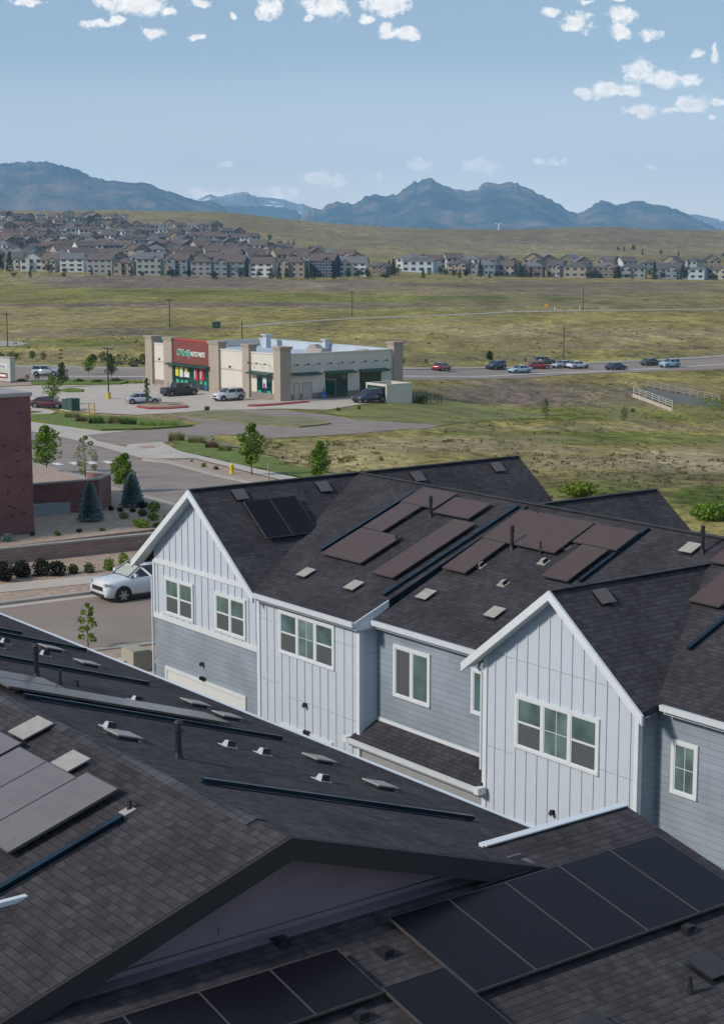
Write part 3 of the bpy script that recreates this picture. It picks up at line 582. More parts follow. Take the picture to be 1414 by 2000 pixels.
    b.build('batten', 'white_siding', P, off=(0,0,0))
    # return wall battens
    b = MB(); b.box(11.602,11.606,.05,.6,4.9,4.915); b.build('board_joint', 'grey_paint', P)
    # windows: casing with children panes
    def window(u0,u1,z0,z1,v,kinds,lab=None):
        f = MB(); c = .10
        f.box(u0,u1,v-.05,v-.002,z1-c,z1); f.box(u0,u1,v-.06,v-.002,z0,z0+c*.8); f.box(u0,u0+c,v-.05,v-.002,z0+c*.8,z1-c); f.box(u1-c,u1,v-.05,v-.002,z0+c*.8,z1-c)
        n = len(kinds); iw = (u1-u0-2*c); mw = .10; ww = (iw - mw*(n-1)) / n; panes = []
        for i, kd in enumerate(kinds):
            a = u0+c+i*(ww+mw); e = a+ww; zz0 = z0+c*.8; zz1 = z1-c
            if i: f.box(a-mw,a,v-.048,v-.002,zz0,zz1)
            s = .03
            f.box(a,a+s,v-.035,v-.002,zz0,zz1); f.box(e-s,e,v-.035,v-.002,zz0,zz1); f.box(a+s,e-s,v-.035,v-.002,zz1-s,zz1); f.box(a+s,e-s,v-.035,v-.002,zz0,zz0+s)
            if kd == 'dh':
                zm = (zz0+zz1)/2; f.box(a+s,e-s,v-.037,v-.002,zm-.025,zm+.025)
                panes += [('pane','glass_teal',a+s,e-s,zm+.025,zz1-s,-.012),('insect_screen','screen_mesh',a+s,e-s,zz0+s,zm-.025,-.026)]
            elif kd == 'fx': panes.append(('pane','glass_pale',a+s,e-s,zz0+s,zz1-s,-.012)); f.box(a+s,e-s,v-.017,v-.012,(zz0+zz1)/2-.008,(zz0+zz1)/2+.008); f.box((a+e)/2-.008,(a+e)/2+.008,v-.017,v-.012,zz0+s,zz1-s)
            elif kd == 'sc': panes.append(('insect_screen','screen_mesh',a+s,e-s,zz0+s,zz1-s,-.026))
            else: panes.append(('pane','glass_teal',a+s,e-s,zz0+s,zz1-s,-.012))
        w = f.build('window', 'white_trim', P)
        if lab: w['label'] = lab
        for (nm,mt,a,e,q0,q1,d) in panes:
            g = MB(); g.box(a,e,v+d-.002,v+d+.002,q0,q1); g.build(nm, mt, w)
    window(.73,2.57,4.2,5.5,0,['dh','dh']); window(3.89,5.70,4.2,5.5,0,['dh','dh']); window(7.54,10.41,4.2,5.56,0,['dh','fx','dh'])
    window(12.39,14.03,3.79,5.32,.63,['sc','pl']); window(15.77,16.6,4.05,5.33,.63,['pl']); window(18.2,21.2,3.82,5.24,0,['dh','fx','dh']); window(22.93,23.75,3.75,5.08,.65,['fx'])
    window(25.6,27.3,3.8,5.2,.65,['dh','dh'])
    # garage doors
    def garage(u0,u1,zt_,v):
        f = MB(); f.box(u0,u1,v-.05,v-.002,zt_-.12,zt_); f.box(u0,u0+.12,v-.05,v-.002,zb,zt_-.12); f.box(u1-.12,u1,v-.05,v-.002,zb,zt_-.12); w = f.build('garage_door', 'white_trim', P)
        d = MB()
        for i in range(4): z0 = i*.56; d.box(u0+.12,u1-.12,v-.02,v-.004,z0+.006,min(zt_-.12,z0+.555))
        d.build('door_leaf', 'garage_paint', w)
    garage(.68,5.66,2.38,0); garage(7.6,10.3,2.0,0); garage(11.75,16.85,1.78,.04); garage(18,21.6,1.9,0)
    for (u,v,z) in ((3.1,0,2.9),(8.95,0,2.83),(19.66,0,2.46)):
        f = MB(); f.box(u-.04,u+.04,v-.02,v-.001,z-.06,z+.07); f.cyl((u,v-.02,z+.05),(u,v-.11,z+.08),.014,n=6); f.cyl((u,v-.11,z+.10),(u,v-.11,z-.02),.02,.07,n=10); w = f.build('wall_lamp','lamp_black',P)
        g = MB(); g.cyl((u,v-.11,z-.021),(u,v-.11,z-.07),.035,.028,n=8); g.build('lamp_glass','lamp_glass',w)
    for (u,v,z) in ((3.15,-.05,2.45),(9.05,-.05,2.02),(14.1,-.02,1.85)):
        f = MB(); f.box(u-.10,u+.10,v-.09,v,z-.06,z+.06); f.box(u-.07,u+.07,v-.12,v-.09,z-.04,z+.04); f.build('flood_lamp','lamp_black',P)
    # skirt roof
    b = MB(); b.slab([(11.35,-.22,2.46),(17.02,-.22,2.46),(16.99,.66,2.93),(11.62,.66,2.93)], .08); b.build('skirt_roof','roof_shingle_fine',P)
    b = MB(); b.prism([(-.35,2.46),(-.33,2.33),(-.20,2.31),(-.20,2.45)],11.3,17.12); b.prism([(-.20,2.40),(-.18,2.22),(-.12,2.22),(-.12,2.40)],11.3,17.08); b.poly([(11.3,-.2,2.3),(17.0,-.2,2.3),(17.0,.04,2.3),(11.3,.04,2.3)][::-1]); b.box(17.0,17.18,-.35,-.1,2.3,2.48); b.box(11.2,11.42,-.35,-.1,2.32,2.5)
    b.build('gutter','white_trim',P)
    # downpipes
    b = MB(); b.cyl((-.86,-.2,5.7),(-.5,-.08,5.5),.035,n=8); b.cyl((-.5,-.08,5.5),(-.06,-.06,5.35),.035,n=8); b.cyl((-.06,-.06,5.35),(-.06,-.06,0),.035,n=8); b.build('downpipe','white_trim',P)
    b = MB(); b.cyl((16.6,.22,5.75),(16.75,-.02,5.62),.035,n=8); b.cyl((16.75,-.02,5.62),(16.94,-.06,5.5),.035,n=8); b.cyl((16.94,-.06,5.5),(16.94,-.06,2.9),.035,n=8); b.build('downpipe','white_trim',P)
    # --- things fixed to the roof planes
    F2 = (lambda u, v: EZ + m2*(v-E2V), Vector((1,0,0)), Vector((0,1,m2)).normalized())
    F3 = (lambda u, v: EZ + m3*(v-E3V), Vector((1,0,0)), Vector((0,1,m3)).normalized())
    FG1 = (lambda u, v: g1a - GS*(u-g1u), Vector((0,1,0)), Vector((-1,0,GS)).normalized())
    FG4 = (lambda u, v: g4a - GS*(u-g4u), Vector((0,1,0)), Vector((-1,0,GS)).normalized())
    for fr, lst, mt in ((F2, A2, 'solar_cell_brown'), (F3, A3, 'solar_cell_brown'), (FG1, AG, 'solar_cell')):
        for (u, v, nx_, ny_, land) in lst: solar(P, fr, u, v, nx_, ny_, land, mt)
    for fr, lst in ((F2, [(7.5,1.05),(9.95,1.05)]), (F3, [(12.5,1.72),(15.45,1.72),(18.75,5.8)]), (FG1, [(3.32,1.35),(3.36,4.7),(3.36,8.8),(3.32,12.6)]), (FG4, [(20.12,1.1)]), (F3, [(22.0,5.6),(25.3,1.6)])):
        for (u, v) in lst: flat_vent(P, fr, u, v, 'vent_shaded' if fr in (FG1, FG4) else 'vent_metal')
    for fr, u, v, h, r in ((F2,8.75,4.95,.75,.07),(F2,9.05,3.35,.45,.05),(F3,13.2,4.35,.85,.07),(F3,14.35,4.4,.6,.04),(F3,19.2,5.75,.9,.07),(F3,9.0+3.6,5.9,.3,.03)): stack_pipe(P, fr, u, v, h, r, r > .06)
    for fr, u, v in ((F2,7.8,4.75),(F3,12.9,3.4),(F3,14.45,2.9),(F3,14.85,4.9),(F3,14.8,4.1),(F2,9.2,5.7)): hood_vent(P, fr, u, v, 'vent_metal', .8)
    for fr, u, v0, v1 in ((F2,6.72,2.2,5.9),(F2,11.45,1.0,6.2),(F3,16.75,3.65,6.3),(F3,22.0,2.2,3.6)): divider(P, fr, u, v0, v1)

def solar(P, fr, u, v, nx_, ny_, land, mt, w=1.03, h=1.72, lift=.13):
    """array of nx by ny panels, lower-left corner at (u, v); fr gives height, across and up-slope directions"""
    zf, ax, up = fr; n = ax.cross(up); n = n if n.z > 0 else -n
    pw, ph = (h, w) if land else (w, h)
    o = Vector((u, v, zf(u, v)))
    for i in range(nx_):
        for j in range(ny_):
            c = o + ax*((i+.5)*pw) + up*((j+.5)*ph) + n*lift
            f = MB(); f.obox(c, ax*(pw/2-.006), up*(ph/2-.006), n*.02)
            for sx in (-.7,.7):
                for sy in (-.7,.7): f.obox(c+ax*(sx*pw/2)+up*(sy*ph/2)-n*.075, ax*.02, up*.04, n*.055)
            p = f.build('solar_panel', 'solar_frame', P, )
            g = MB(); e = n*.0215; hx, hy = ax*(pw/2-.018), up*(ph/2-.018); hw_, hh = pw/2-.018, ph/2-.018
            if land: g.poly([c-hx-hy+e, c+hx-hy+e, c+hx+hy+e, c-hx+hy+e], uv=[(-hh*0-hw_,-hh),(hw_,-hh),(hw_,hh),(-hw_,hh)])
            else: g.poly([c-hx-hy+e, c+hx-hy+e, c+hx+hy+e, c-hx+hy+e], uv=[(-hw_,-hh),(hw_,-hh),(hw_,hh),(-hw_,hh)])
            if (g.v[1]-g.v[0]).cross(g.v[2]-g.v[1]).z < 0: g.f[0] = g.f[0][::-1]; g.uv[0] = g.uv[0][::-1]
            g.build('cell_sheet', mt, p)
            g = MB()
            for sy in (-1,1): g.obox(c+up*(sy*(ph/2-.008))+n*.001, ax*(pw/2-.002), up*.006, n*.022)
            for sx in (-1,1): g.obox(c+ax*(sx*(pw/2-.008))+n*.001, ax*.006, up*(ph/2-.016), n*.022)
            g.build('panel_edge', 'solar_edge', p)
def flat_vent(P, fr, u, v, m='vent_metal', s=.235):
    zf, ax, up = fr; n = ax.cross(up); n = n if n.z > 0 else -n; c = Vector((u, v, zf(u, v)))
    f = MB(); f.obox(c+n*.03, ax*(s*.78), up*(s*.78), n*.04, 1); f.obox(c+n*.075, ax*s, up*s, n*.012)
    f.obox(c+n*.004, ax*(s*1.15), up*(s*1.15), n*.006, 1)
    f.build('roof_vent', [m, 'black_metal'], P)
def stack_pipe(P, fr, u, v, h, r, cap):
    h *= .62; r *= .72; cap = r > .045
    zf, ax, up = fr; z = zf(u, v); f = MB(); f.cyl((u,v,z-.05),(u,v,z+h),r,n=12); f.cyl((u,v,z-.05),(u,v,z+.12),r*2.1,r*1.2,n=12); f.cyl((u,v,z+.12),(u,v,z+.15),r*1.35,n=12)
    if cap: f.cyl((u,v,z+h),(u,v,z+h+.05),r*1.5,n=12); f.cyl((u,v,z+h+.05),(u,v,z+h+.16),r*1.1,n=12); f.cyl((u,v,z+h+.16),(u,v,z+h+.2),r*1.6,r*.9,n=12)
    f.build('flue_pipe', 'pipe_black', P)
def hood_vent(P, fr, u, v, m, k=1.0):
    zf, ax, up = fr; up, ax = (Vector((-1,0,0)), up) if abs(ax.x) > .9 else (up, ax); n = ax.cross(up); n = n if n.z > 0 else -n; c = Vector((u, v, zf(u, v)))
    f = MB(); f.obox(c+n*.008, ax*.17*k, up*.2*k, n*.006)
    A = [c+ax*s*.10*k+up*.12*k+n*.01 for s in (-1,1)]; B = [c+ax*s*.12*k-up*.14*k+n*.01 for s in (-1,1)]; T = [c+ax*s*.11*k-up*.13*k+n*.16*k for s in (-1,1)]; Q = [c+ax*s*.08*k+up*.05*k+n*.14*k for s in (-1,1)]
    f.poly([A[0],A[1],Q[1],Q[0]]); f.poly([Q[0],Q[1],T[1],T[0]]); f.poly([A[0],Q[0],T[0],B[0]]); f.poly([A[1],B[1],T[1],Q[1]]); f.poly([B[0],T[0],T[1],B[1]], m=1)
    f.build('exhaust_hood', [m, 'black_metal'], P)
def divider(P, fr, u, v0, v1):
    zf, ax, up = fr; n = ax.cross(up); n = n if n.z > 0 else -n
    a = Vector((u, v0, zf(u, v0))); c = Vector((u, v1, zf(u, v1))); f = MB(); d = (c - a) / 2; m_ = (a + c) / 2
    f.obox(m_+n*.008, ax*.10, d, n*.008); f.obox(m_+n*.045, ax*.035, d, n*.04); f.obox(m_+n*.09, ax*.06, d, n*.005)
    o = f.build('roof_divider', 'blue_black_metal', P)
    g = MB(); g.obox(m_+n*.028+ax*.112, ax*.004, d*.9, n*.003); g.build('flashing_edge', 'worn_metal', o)
A2 = [(7.07,1.95,2,1,False),(7.07,3.58,1,1,False),(6.97,5.2,1,1,True),(8.82,5.02,1,1,True),(10.03,1.68,1,2,False)]
A3 = [(11.92,2.82,1,1,False),(11.88,4.42,3,1,False),(15.06,5.03,1,1,True),(15.5,3.42,1,1,False),(20.6,3.72,1,1,False),(19.85,5.32,1,1,True),(22.6,3.2,2,1,False)]
AG = [(4.99,1.22,2,1,False)]
build_house()

def rebase(root, off):
    off = Vector(off); ch = list(KIDS[root.name]); ch += [g for o in ch for g in KIDS.get(o.name, [])]
    for o in ch: o.data.transform(Matrix.Translation(-off))
    root.location = Vector(root.location) + UV_ * off.x + VV_ * off.y + Vector((0,0,off.z))

# ---------------------------------------------------------------- the nearest roof, below the camera
near = empty('foreground_townhouse', HO, HR, 'nearest townhouse, broad charcoal shingle roof with bare dark gable end and large solar panels', 'townhouse')
FP, FR, FZ = .325, -15.35, 8.35
FE = -7.66
def build_near():
    P = near
    zf_ = lambda v: FZ - FP*abs(v-FR)
    b = MB(1); b.slab([(-6,FE,zf_(FE)),(30.24,FE,zf_(FE)),(30.24,FR,FZ),(-6,FR,FZ)], .16); b.build('main_roof',['roof_shingle','dark_soffit'],P)
    b = MB(1); b.slab([(-6,-23.2,zf_(-23.2)),(30.24,-23.2,zf_(-23.2)),(30.24,FR,FZ),(-6,FR,FZ)], .16); b.build('main_roof',['roof_shingle','dark_soffit'],P)
    b = MB(1); b.slab([(27.85,-18.38,7.36),(30.2,-20.0,6.84),(30.2,-22.8,6.84),(27.85,-22.8,7.36)], .06); b.build('lower_roof',['roof_shingle','dark_soffit'],P)
    b = MB()
    for k in range(118):
        u = -6 + k*.3
        for s in (-1,1):
            c = Vector((u+.15, FR+s*.085, FZ-FP*.085+.022)); b.obox(c-Vector((0,0,.008)), Vector((.152,0,.003)), Vector((0,.10,-s*FP*.10)), Vector((0,0,.004)))
    b.build('ridge_cap','roof_shingle_cap',P)
    # gable end wall, soffits, rake boards
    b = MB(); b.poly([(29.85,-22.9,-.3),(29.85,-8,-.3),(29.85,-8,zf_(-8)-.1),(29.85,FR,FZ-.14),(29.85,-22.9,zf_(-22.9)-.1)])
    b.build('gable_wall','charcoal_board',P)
    b = MB(); b.poly([(-5.6,-8.05,-.3),(29.85,-8.05,-.3),(29.85,-8.05,5.9),(-5.6,-8.05,5.9)][::-1]); b.poly([(-5.6,-22.8,-.3),(29.85,-22.8,-.3),(29.85,-22.8,5.85),(-5.6,-22.8,5.85)]); b.poly([(-5.6,-22.8,-.3),(-5.6,-8.05,-.3),(-5.6,-8.05,5.85),(-5.6,FR,FZ-.2),(-5.6,-22.8,5.85)][::-1]); b.build('side_wall','lap_siding',P)
    b = MB()
    for s in (-1,1):
        ve = FR + s*7.75
        q = [(FR,FZ-.004),(ve,zf_(ve)-.004),(ve,zf_(ve)-.34),(FR,FZ-.34)]
        if s < 0: q = q[::-1]
        b.prism(q, 30.245, 30.31)
        b.poly([(30.22,FR,FZ-.20),(30.22,ve,zf_(ve)-.20),(29.85,ve,zf_(ve)-.20),(29.85,FR,FZ-.20)])
    b.build('rake_board','dark_soffit',P)
    b = MB(); b.box(29.852,29.90,-22.8,-10.6,6.72,7.0) if False else b.box(29.852,29.90,-22.8,-10.6,6.78,6.90); b.obox((29.98,-16.5,6.80), (.11,0,-.02), (0,6.0,0), (0,0,.006)); b.build('wall_base_trim','charcoal_board',P)
    # joints between boards on the gable
    b = MB()
    for v,z0,z1 in ((-17.6,6.98,7.25),(-16.3,7.0,7.12),(-12.9,7.2,7.42)): b.box(29.848,29.854,v-.006,v+.006,z0,z1)
    b.build('board_joint','dark_soffit',P)
    # white metal edging along the far eave
    b = MB(); b.prism([(FE-.05,zf_(FE)+.012),(FE+.03,zf_(FE)+.004),(FE+.03,zf_(FE)-.12),(FE+.012,zf_(FE)-.12),(FE+.012,zf_(FE)-.01),(FE-.05,zf_(FE)+.002)],-6,29.4); b.prism([(FE+.03,zf_(FE)-.03),(FE+.15,zf_(FE)-.03),(FE+.13,zf_(FE)-.16),(FE+.03,zf_(FE)-.17)],-6,28.9); b.build('gutter','white_trim',P)
    # lower cross roof to the right
    LP = .22; zl = lambda u: 6.93 - LP*(u-29.4)
    b = MB(); b.slab([(29.3,-10.9,zl(29.3)),(29.3,FE,zl(29.3)),(36.6,FE,zl(36.6)),(36.6,-24,zl(36.6)),(29.86,-24,zl(29.86)),(29.86,-10.9,zl(29.86))], .14)
    b.build('lower_roof','roof_shingle',P)
    b = MB(); b.poly([(29.3,-8.0,-.3),(36.2,-8.0,-.3),(36.2,-8.0,zl(36.2)-.1),(29.3,-8.0,zl(29.3)-.1)][::-1]); b.poly([(29.3,-11.5,5),(29.3,-8.0,5),(29.3,-8.0,zl(29.3)-.1),(29.3,-11.5,zl(29.3)-.1)][::-1]); b.build('side_wall','lap_siding',P)
    b = MB(); b.box(29.26,29.36,-10.95,FE+.02,6.84,6.975); b.box(29.36,29.44,-10.95,FE+.02,6.955,6.978); b.build('roof_coping','white_trim',P)
    b = MB(); b.box(27.80,27.90,-22.8,-18.25,7.30,7.42); b.build('roof_coping','white_trim',P)
    b = MB(); b.beam((30.34,-11.9,6.80),(30.31,-10.75,6.80),.03,.02); b.build('flashing_edge','worn_metal',P)
    FF = (lambda u, v: zf_(v), Vector((1,0,0)), Vector((0,-1,FP)).normalized())
    FN = (lambda u, v: zf_(v), Vector((1,0,0)), Vector((0,1,FP)).normalized())
    FL = (lambda u, v: zl(u), Vector((0,1,0)), Vector((-1,0,LP)).normalized())
    # near plane arrays
    for (u, v, nx_, ny_, land, w, h) in ((25.68,-17.95,1,1,False,1.04,1.98),(23.62,-17.3,1,1,False,0,0),(22.3,-16.95,1,1,False,1.2,1.0)):
        if w == 0: solar(P, FN, 23.62, -17.95, 1, 1, False, 'solar_cell_sheen', 1.02, 1.80); solar(P, FN, 24.65, -17.95, 1, 1, False, 'solar_cell_sheen', 1.02, 1.80)
        elif w > 1.1: solar(P, FN, 21.5, -17.2, 2, 1, False, 'solar_cell_sheen', 1.02, 1.10)
        else: solar(P, FN, u, v, nx_, ny_, land, 'solar_cell_sheen', w, h)
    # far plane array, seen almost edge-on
    solar(P, FF, 19.62, -10.2, 1, 3, False, 'solar_cell_sheen', 1.03, 1.72)
    solar(P, FF, 18.55, -13.4, 1, 1, False, 'solar_cell_sheen', 1.03, 1.72)
    # lower roof arrays
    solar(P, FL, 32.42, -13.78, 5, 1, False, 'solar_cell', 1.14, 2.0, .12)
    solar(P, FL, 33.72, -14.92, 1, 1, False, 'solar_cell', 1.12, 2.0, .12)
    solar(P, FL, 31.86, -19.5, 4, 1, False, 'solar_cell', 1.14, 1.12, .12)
    for (u, v) in ((11.6,-9.7),(13.5,-9.7),(17.56,-9.15),(18.8,-9.1),(22.94,-9.6),(24.97,-9.65),(23.75,-14.4)): flat_vent(P, FF, u, v, s=.26)
    for (u, v) in ((23.0,-15.75),(24.9,-16.05)): flat_vent(P, FN, u, v, s=.30)
    for fr, u, v, h, r in ((FF,17.57,-13.0,.85,.075),(FF,18.65,-13.0,.65,.04),(FF,25.03,-14.03,.75,.075),(FF,17.85,-12.22,.14,.05)): stack_pipe(P, fr, u, v, h, r, r > .06)
    for (u, v) in ((11.96,-11.1),(13.1,-11.8),(13.0,-10.57),(22.88,-14.2),(22.84,-11.65),(23.11,-11.04),(18.62,-11.25),(25.14,-11.12)): hood_vent(P, FF, u, v, 'bright_metal', .8)
    for (u, v0, v1) in ((20.9,-14.9,-9.1),(15.4,-14.9,-9.1),(27.1,-14.85,-9.2),(9.3,-13.0,-9.4),(10.4,-11.0,-8.1)): divider(P, FF, u, v1, v0)
    divider(P, FN, 27.38, -19.6, -16.4)
    for u, v in ((27.2,-16.2),): stack_pipe(P, FN, u, v, .16, .035, False); 
    f = MB(); f.obox((27.22,-16.25,zf_(-16.25)+.012),(.10,0,0),(0,.10,.032),(0,0,.006)); f.build('pipe_flashing','vent_metal',P)
    for u, v in ((32.52,-9.6),(31.01,-14.24),(32.0,-15.44),(30.15,-15.45)): hood_vent(P, FL, u, v, 'black_metal', .7)
    stack_pipe(P, FL, 33.67, -10.79, .42, .04, False)
    for u, v in ((33.4,-10.05),(33.75,-12.7)): flat_vent(P, FL, u, v, 'solar_frame', .26)
    rebase(near, (20, -15.35, 0))
mat('bright_metal', (.52,.55,.58), .3, .1, 6, metal=.25)
panelmat('solar_cell_sheen', (.14,.12,.122), .25)  # pale grey base carries the bright clouds mirrored in these panels
build_near()

# ---------------------------------------------------------------- the shop across the road
mat('stucco_cream', (.56,.53,.475), .85, .04, .8); mat('stucco_taupe', (.33,.28,.235), .85, .05, .8); mat('stucco_wains', (.23,.19,.165), .85, .05, .8)
mat('sign_red', (.17,.042,.035), .7, .06, 1); mat('bright_red', (.45,.03,.035), .6, .05, 1); mat('awning_green', (.012,.055,.04), .5, .1, 2); mat('roof_white', (.42,.47,.54), .6, .05, .5)
mat('sign_green', (.01,.33,.22), .5, .03, 2); mat('sign_white', (.75,.76,.74), .5, .03, 2); mat('poster_yellow', (.55,.50,.03), .6, .1, 2); mat('poster_white', (.55,.57,.62), .6, .1, 2); mat('poster_red', (.50,.03,.05), .6, .1, 2); mat('poster_purple', (.25,.03,.25), .6, .1, 2)
mat('teal_poster', (.03,.35,.27), .6, .1, 2); mat('door_cream', (.40,.38,.34), .6, .04, 2); mat('blue_box', (.03,.09,.3), .5, .1, 2)
S0 = Vector((-10.825, 224.21, -4.5)); shop = empty('auto_parts_shop', S0, HR, 'cream and taupe auto parts shop with red sign wall and green awnings', 'shop')
def textmesh(txt, size, name, m, parent, mtx, ext=.04, shear=0, bold=0):
    c = bpy.data.curves.new(name, 'FONT'); c.body = txt; c.size = size; c.extrude = ext; c.shear = shear; c.offset = bold; c.align_x = 'LEFT'
    t = bpy.data.objects.new(name, c); COL.objects.link(t); dg = bpy.context.evaluated_depsgraph_get(); dg.update()
    me = bpy.data.meshes.new_from_object(t.evaluated_get(dg)); bpy.data.objects.remove(t); bpy.data.curves.remove(c)
    me.transform(mtx); me.materials.clear(); me.materials.append(MAT[m]); o = bpy.data.objects.new(name, me); COL.objects.link(o); o.parent = parent; return o
def build_shop():
    P = shop; H1 = 6.1; Lf = 35.4; D = 20.3
    def wallbox(u0,u1,v0,v1,z0,z1,m,name='wall'): b = MB(); b.box(u0,u1,v0,v1,z0,z1); return b.build(name,m,P)
    b = MB(); b.box(-Lf,-27.9,0,.35,.8,H1); b.build('front_wall','stucco_cream',P)
    b = MB(); b.box(-17.7,-.4,0,.35,.8,H1); b.build('front_wall','stucco_cream',P)
    b = MB(); b.box(-.35,0,.35,D,.8,H1); b.build('side_wall','stucco_cream',P)
    wallbox(-Lf,-.36,D-.35,D,-1.5,H1,'stucco_cream','rear_wall'); wallbox(-Lf,-Lf+.35,.35,D-.35,-1.5,H1,'stucco_cream','side_wall')
    wallbox(-Lf,-27.9,-.06,.3,-1.5,.8,'stucco_wains','wainscot'); wallbox(-17.7,-.4,-.06,.3,-1.5,.8,'stucco_wains','wainscot'); wallbox(-.3,.06,.3,D,-1.5,.8,'stucco_wains','wainscot')
    for (a,c) in ((-Lf,-27.9),(-17.7,-.4)): wallbox(a,c,-.035,-.002,3.42,3.55,'stucco_taupe','belt_course'); wallbox(a,c,-.10,.45,H1,H1+.16,'stucco_cream','parapet_cap')
    wallbox(.002,.035,.4,D-.4,3.42,3.52,'stucco_taupe','belt_course'); wallbox(-.45,.10,.46,D,H1,H1+.16,'stucco_cream','parapet_cap'); wallbox(-Lf,-.46,D-.4,D+.05,H1,H1+.1,'roof_white','parapet_cap')
    wallbox(-27.9,-17.7,-.1,.45,3.3,7.0,'sign_red','sign_wall'); wallbox(-27.95,-17.65,-.16,.5,7.0,7.14,'bright_red','sign_cap')
    b = MB(); b.poly([(-Lf+.35,.35,5.0),(-.35,.35,5.0),(-.35,D-.35,5.0),(-Lf+.35,D-.35,5.0)]); b.build('flat_roof','roof_white',P)
    b = MB(); b.box(-Lf+.36,-.36,D-.37,D-.355,5,H1); b.box(-Lf+.36,-.36,.355,.37,5,H1); b.box(-27.8,-17.8,.455,.47,5,7.0); b.build('parapet_lining','roof_white',P)
    for (a,c,v0,v1,z) in ((-35.6,-33.6,-.4,1.5,7.1),(-30.3,-27.9,-.35,.9,7.1),(-17.7,-15.1,-.35,.9,7.1),(-9.0,-7.35,-.35,.9,7.1),(-1.25,.35,-.4,1.35,7.1),(-1.2,.35,18.95,20.6,7.1)):
        b = MB(); b.box(a,c,v0,v1,-1.5,z); b.build('column','stucco_taupe',P)
        b = MB(); b.box(a-.12,c+.12,v0-.12,v1+.12,z-.25,z); b.box(a-.22,c+.22,v0-.22,v1+.22,z,z+.16); b.build('column_cap','stucco_taupe',P)
    # roof gear
    for (u,v,w,z1) in ((-29.8,17.8,.9,6.9),(-16.3,19.2,.7,6.7)):
        b = MB(); b.box(u-w/2,u+w/2,v-w/2,v+w/2,5,z1); b.box(u-w*.8,u+w*.8,v-w*.8,v+w*.8,z1,z1+.18); b.build('roof_tower','roof_white',P)
    for (u,v,w,d,h) in ((-12.5,13,2.2,1.6,1.1),(-7.5,10.5,2.2,1.4,1.2),(-3.5,15,2.0,1.3,1.1),(-15.5,15.5,1.6,1.2,1.2)):
        b = MB(); b.box(u,u+w,v,v+d,5,5+h); b.box(u+.1,u+w-.1,v-.03,v,5.2,4.9+h); b.box(u+.2,u+w-.2,v+.2,v+d-.2,5+h,5.12+h); b.build('air_handler','vent_metal',P)
    # storefront glazing
    def glaz(u0,u1,z0,z1,n,front=True,panels=2):
        f = MB(); g = MB()
        X = (lambda a0,a1,d0,d1,q0,q1,M: M.box(a0,a1,d0,d1,q0,q1)) if front else (lambda a0,a1,d0,d1,q0,q1,M: M.box(-d1,-d0,a0,a1,q0,q1))
        X(u0,u1,-.05,-.01,z1-.08,z1,f); X(u0,u1,-.05,-.01,z0,z0+.1,f)
        for i in range(n+1): a = u0 + (u1-u0)*i/n; X(max(u0,a-.04),min(u1,a+.04),-.05,-.01,z0+.1,z1-.08,f)
        for k in range(1,panels): zz = z0 + (z1-z0)*k/panels; X(u0+.04,u1-.04,-.045,-.01,zz-.03,zz+.03,f)
        w = f.build('shop_window','awning_green',P); X(u0+.03,u1-.03,-.03,-.004,z0+.05,z1-.05,g); g.build('pane','store_glass',w); return w
    b = MB(); b.box(-27.9,-17.7,.2,.3,0,3.3); b.build('entrance_recess','glass_dark',P)
    w = glaz(-27.85,-17.75,0,3.2,7,True,2)
    for (a,c,z0,z1,m) in ((-27.4,-26.5,1.7,3.0,'poster_yellow'),(-26.2,-25.3,1.6,3.0,'poster_white'),(-25.0,-23.5,1.65,2.4,'poster_white'),(-24.8,-24.0,2.45,3.0,'poster_yellow'),(-22.3,-21.3,1.4,3.0,'poster_red'),(-20.7,-19.7,1.4,3.05,'poster_red'),(-18.1,-17.85,1.5,3.0,'poster_red'),
        (-27.2,-26.4,.75,1.2,'teal_poster'),(-25.9,-25.2,.8,1.2,'teal_poster'),(-24.8,-24.0,.85,1.2,'teal_poster'),(-25.0,-24.2,.3,.6,'teal_poster'),(-20.6,-20.0,.9,1.3,'teal_poster'),(-19.4,-18.8,.8,1.3,'teal_poster'),(-19.3,-18.7,.2,.7,'blue_box')):
        b = MB(); b.box(a,c,-.065,-.055,z0,z1); b.build('poster',m,w)
    for (a,c,m) in ((-22.1,-21.9,'poster_white'),(-20.5,-20.3,'poster_white')): b = MB(); b.box(a,c,-.075,-.066,1.7,2.8); b.build('poster',m,w)
    w = glaz(-5.85,-2.2,0,3.2,3); b = MB(); b.box(-4.4,-3.5,-.065,-.055,1.5,2.9); b.build('poster','poster_white',w); b = MB(); b.box(-4.3,-3.75,-.075,-.066,1.4,2.1); b.build('poster','poster_purple',w)
    for a in (-5.6,-3.3): b = MB(); b.box(a,a+.8,-.065,-.055,.75,1.1); b.build('poster','teal_poster',w)
    b = MB(); b.box(-5.85,-2.2,-.01,.02,0,3.2); b.box(-.02,.01,7.3,11.1,0,3.4); b.box(-.02,.01,13.2,16.9,0,3.4); b.build('window_void','glass_dark',P)
    # (side windows face +u)
    for (a,c) in ((7.4,11.0),(13.3,16.9)):
        f = MB(); f.box(.01,.10,a,c,3.3,3.4); f.box(.01,.10,a,c,0,.1)
        for i in range(5): q = a+(c-a)*i/4; f.box(.01,.10,max(a,q-.04),min(c,q+.04),.1,3.3)
        f.box(.01,.09,a+.04,c-.04,2.2,2.28); f.box(.01,.09,a+.04,c-.04,1.1,1.18); w = f.build('shop_window','awning_green',P); g = MB(); g.box(.012,.07,a+.03,c-.03,.05,3.35); g.build('pane','store_glass',w)
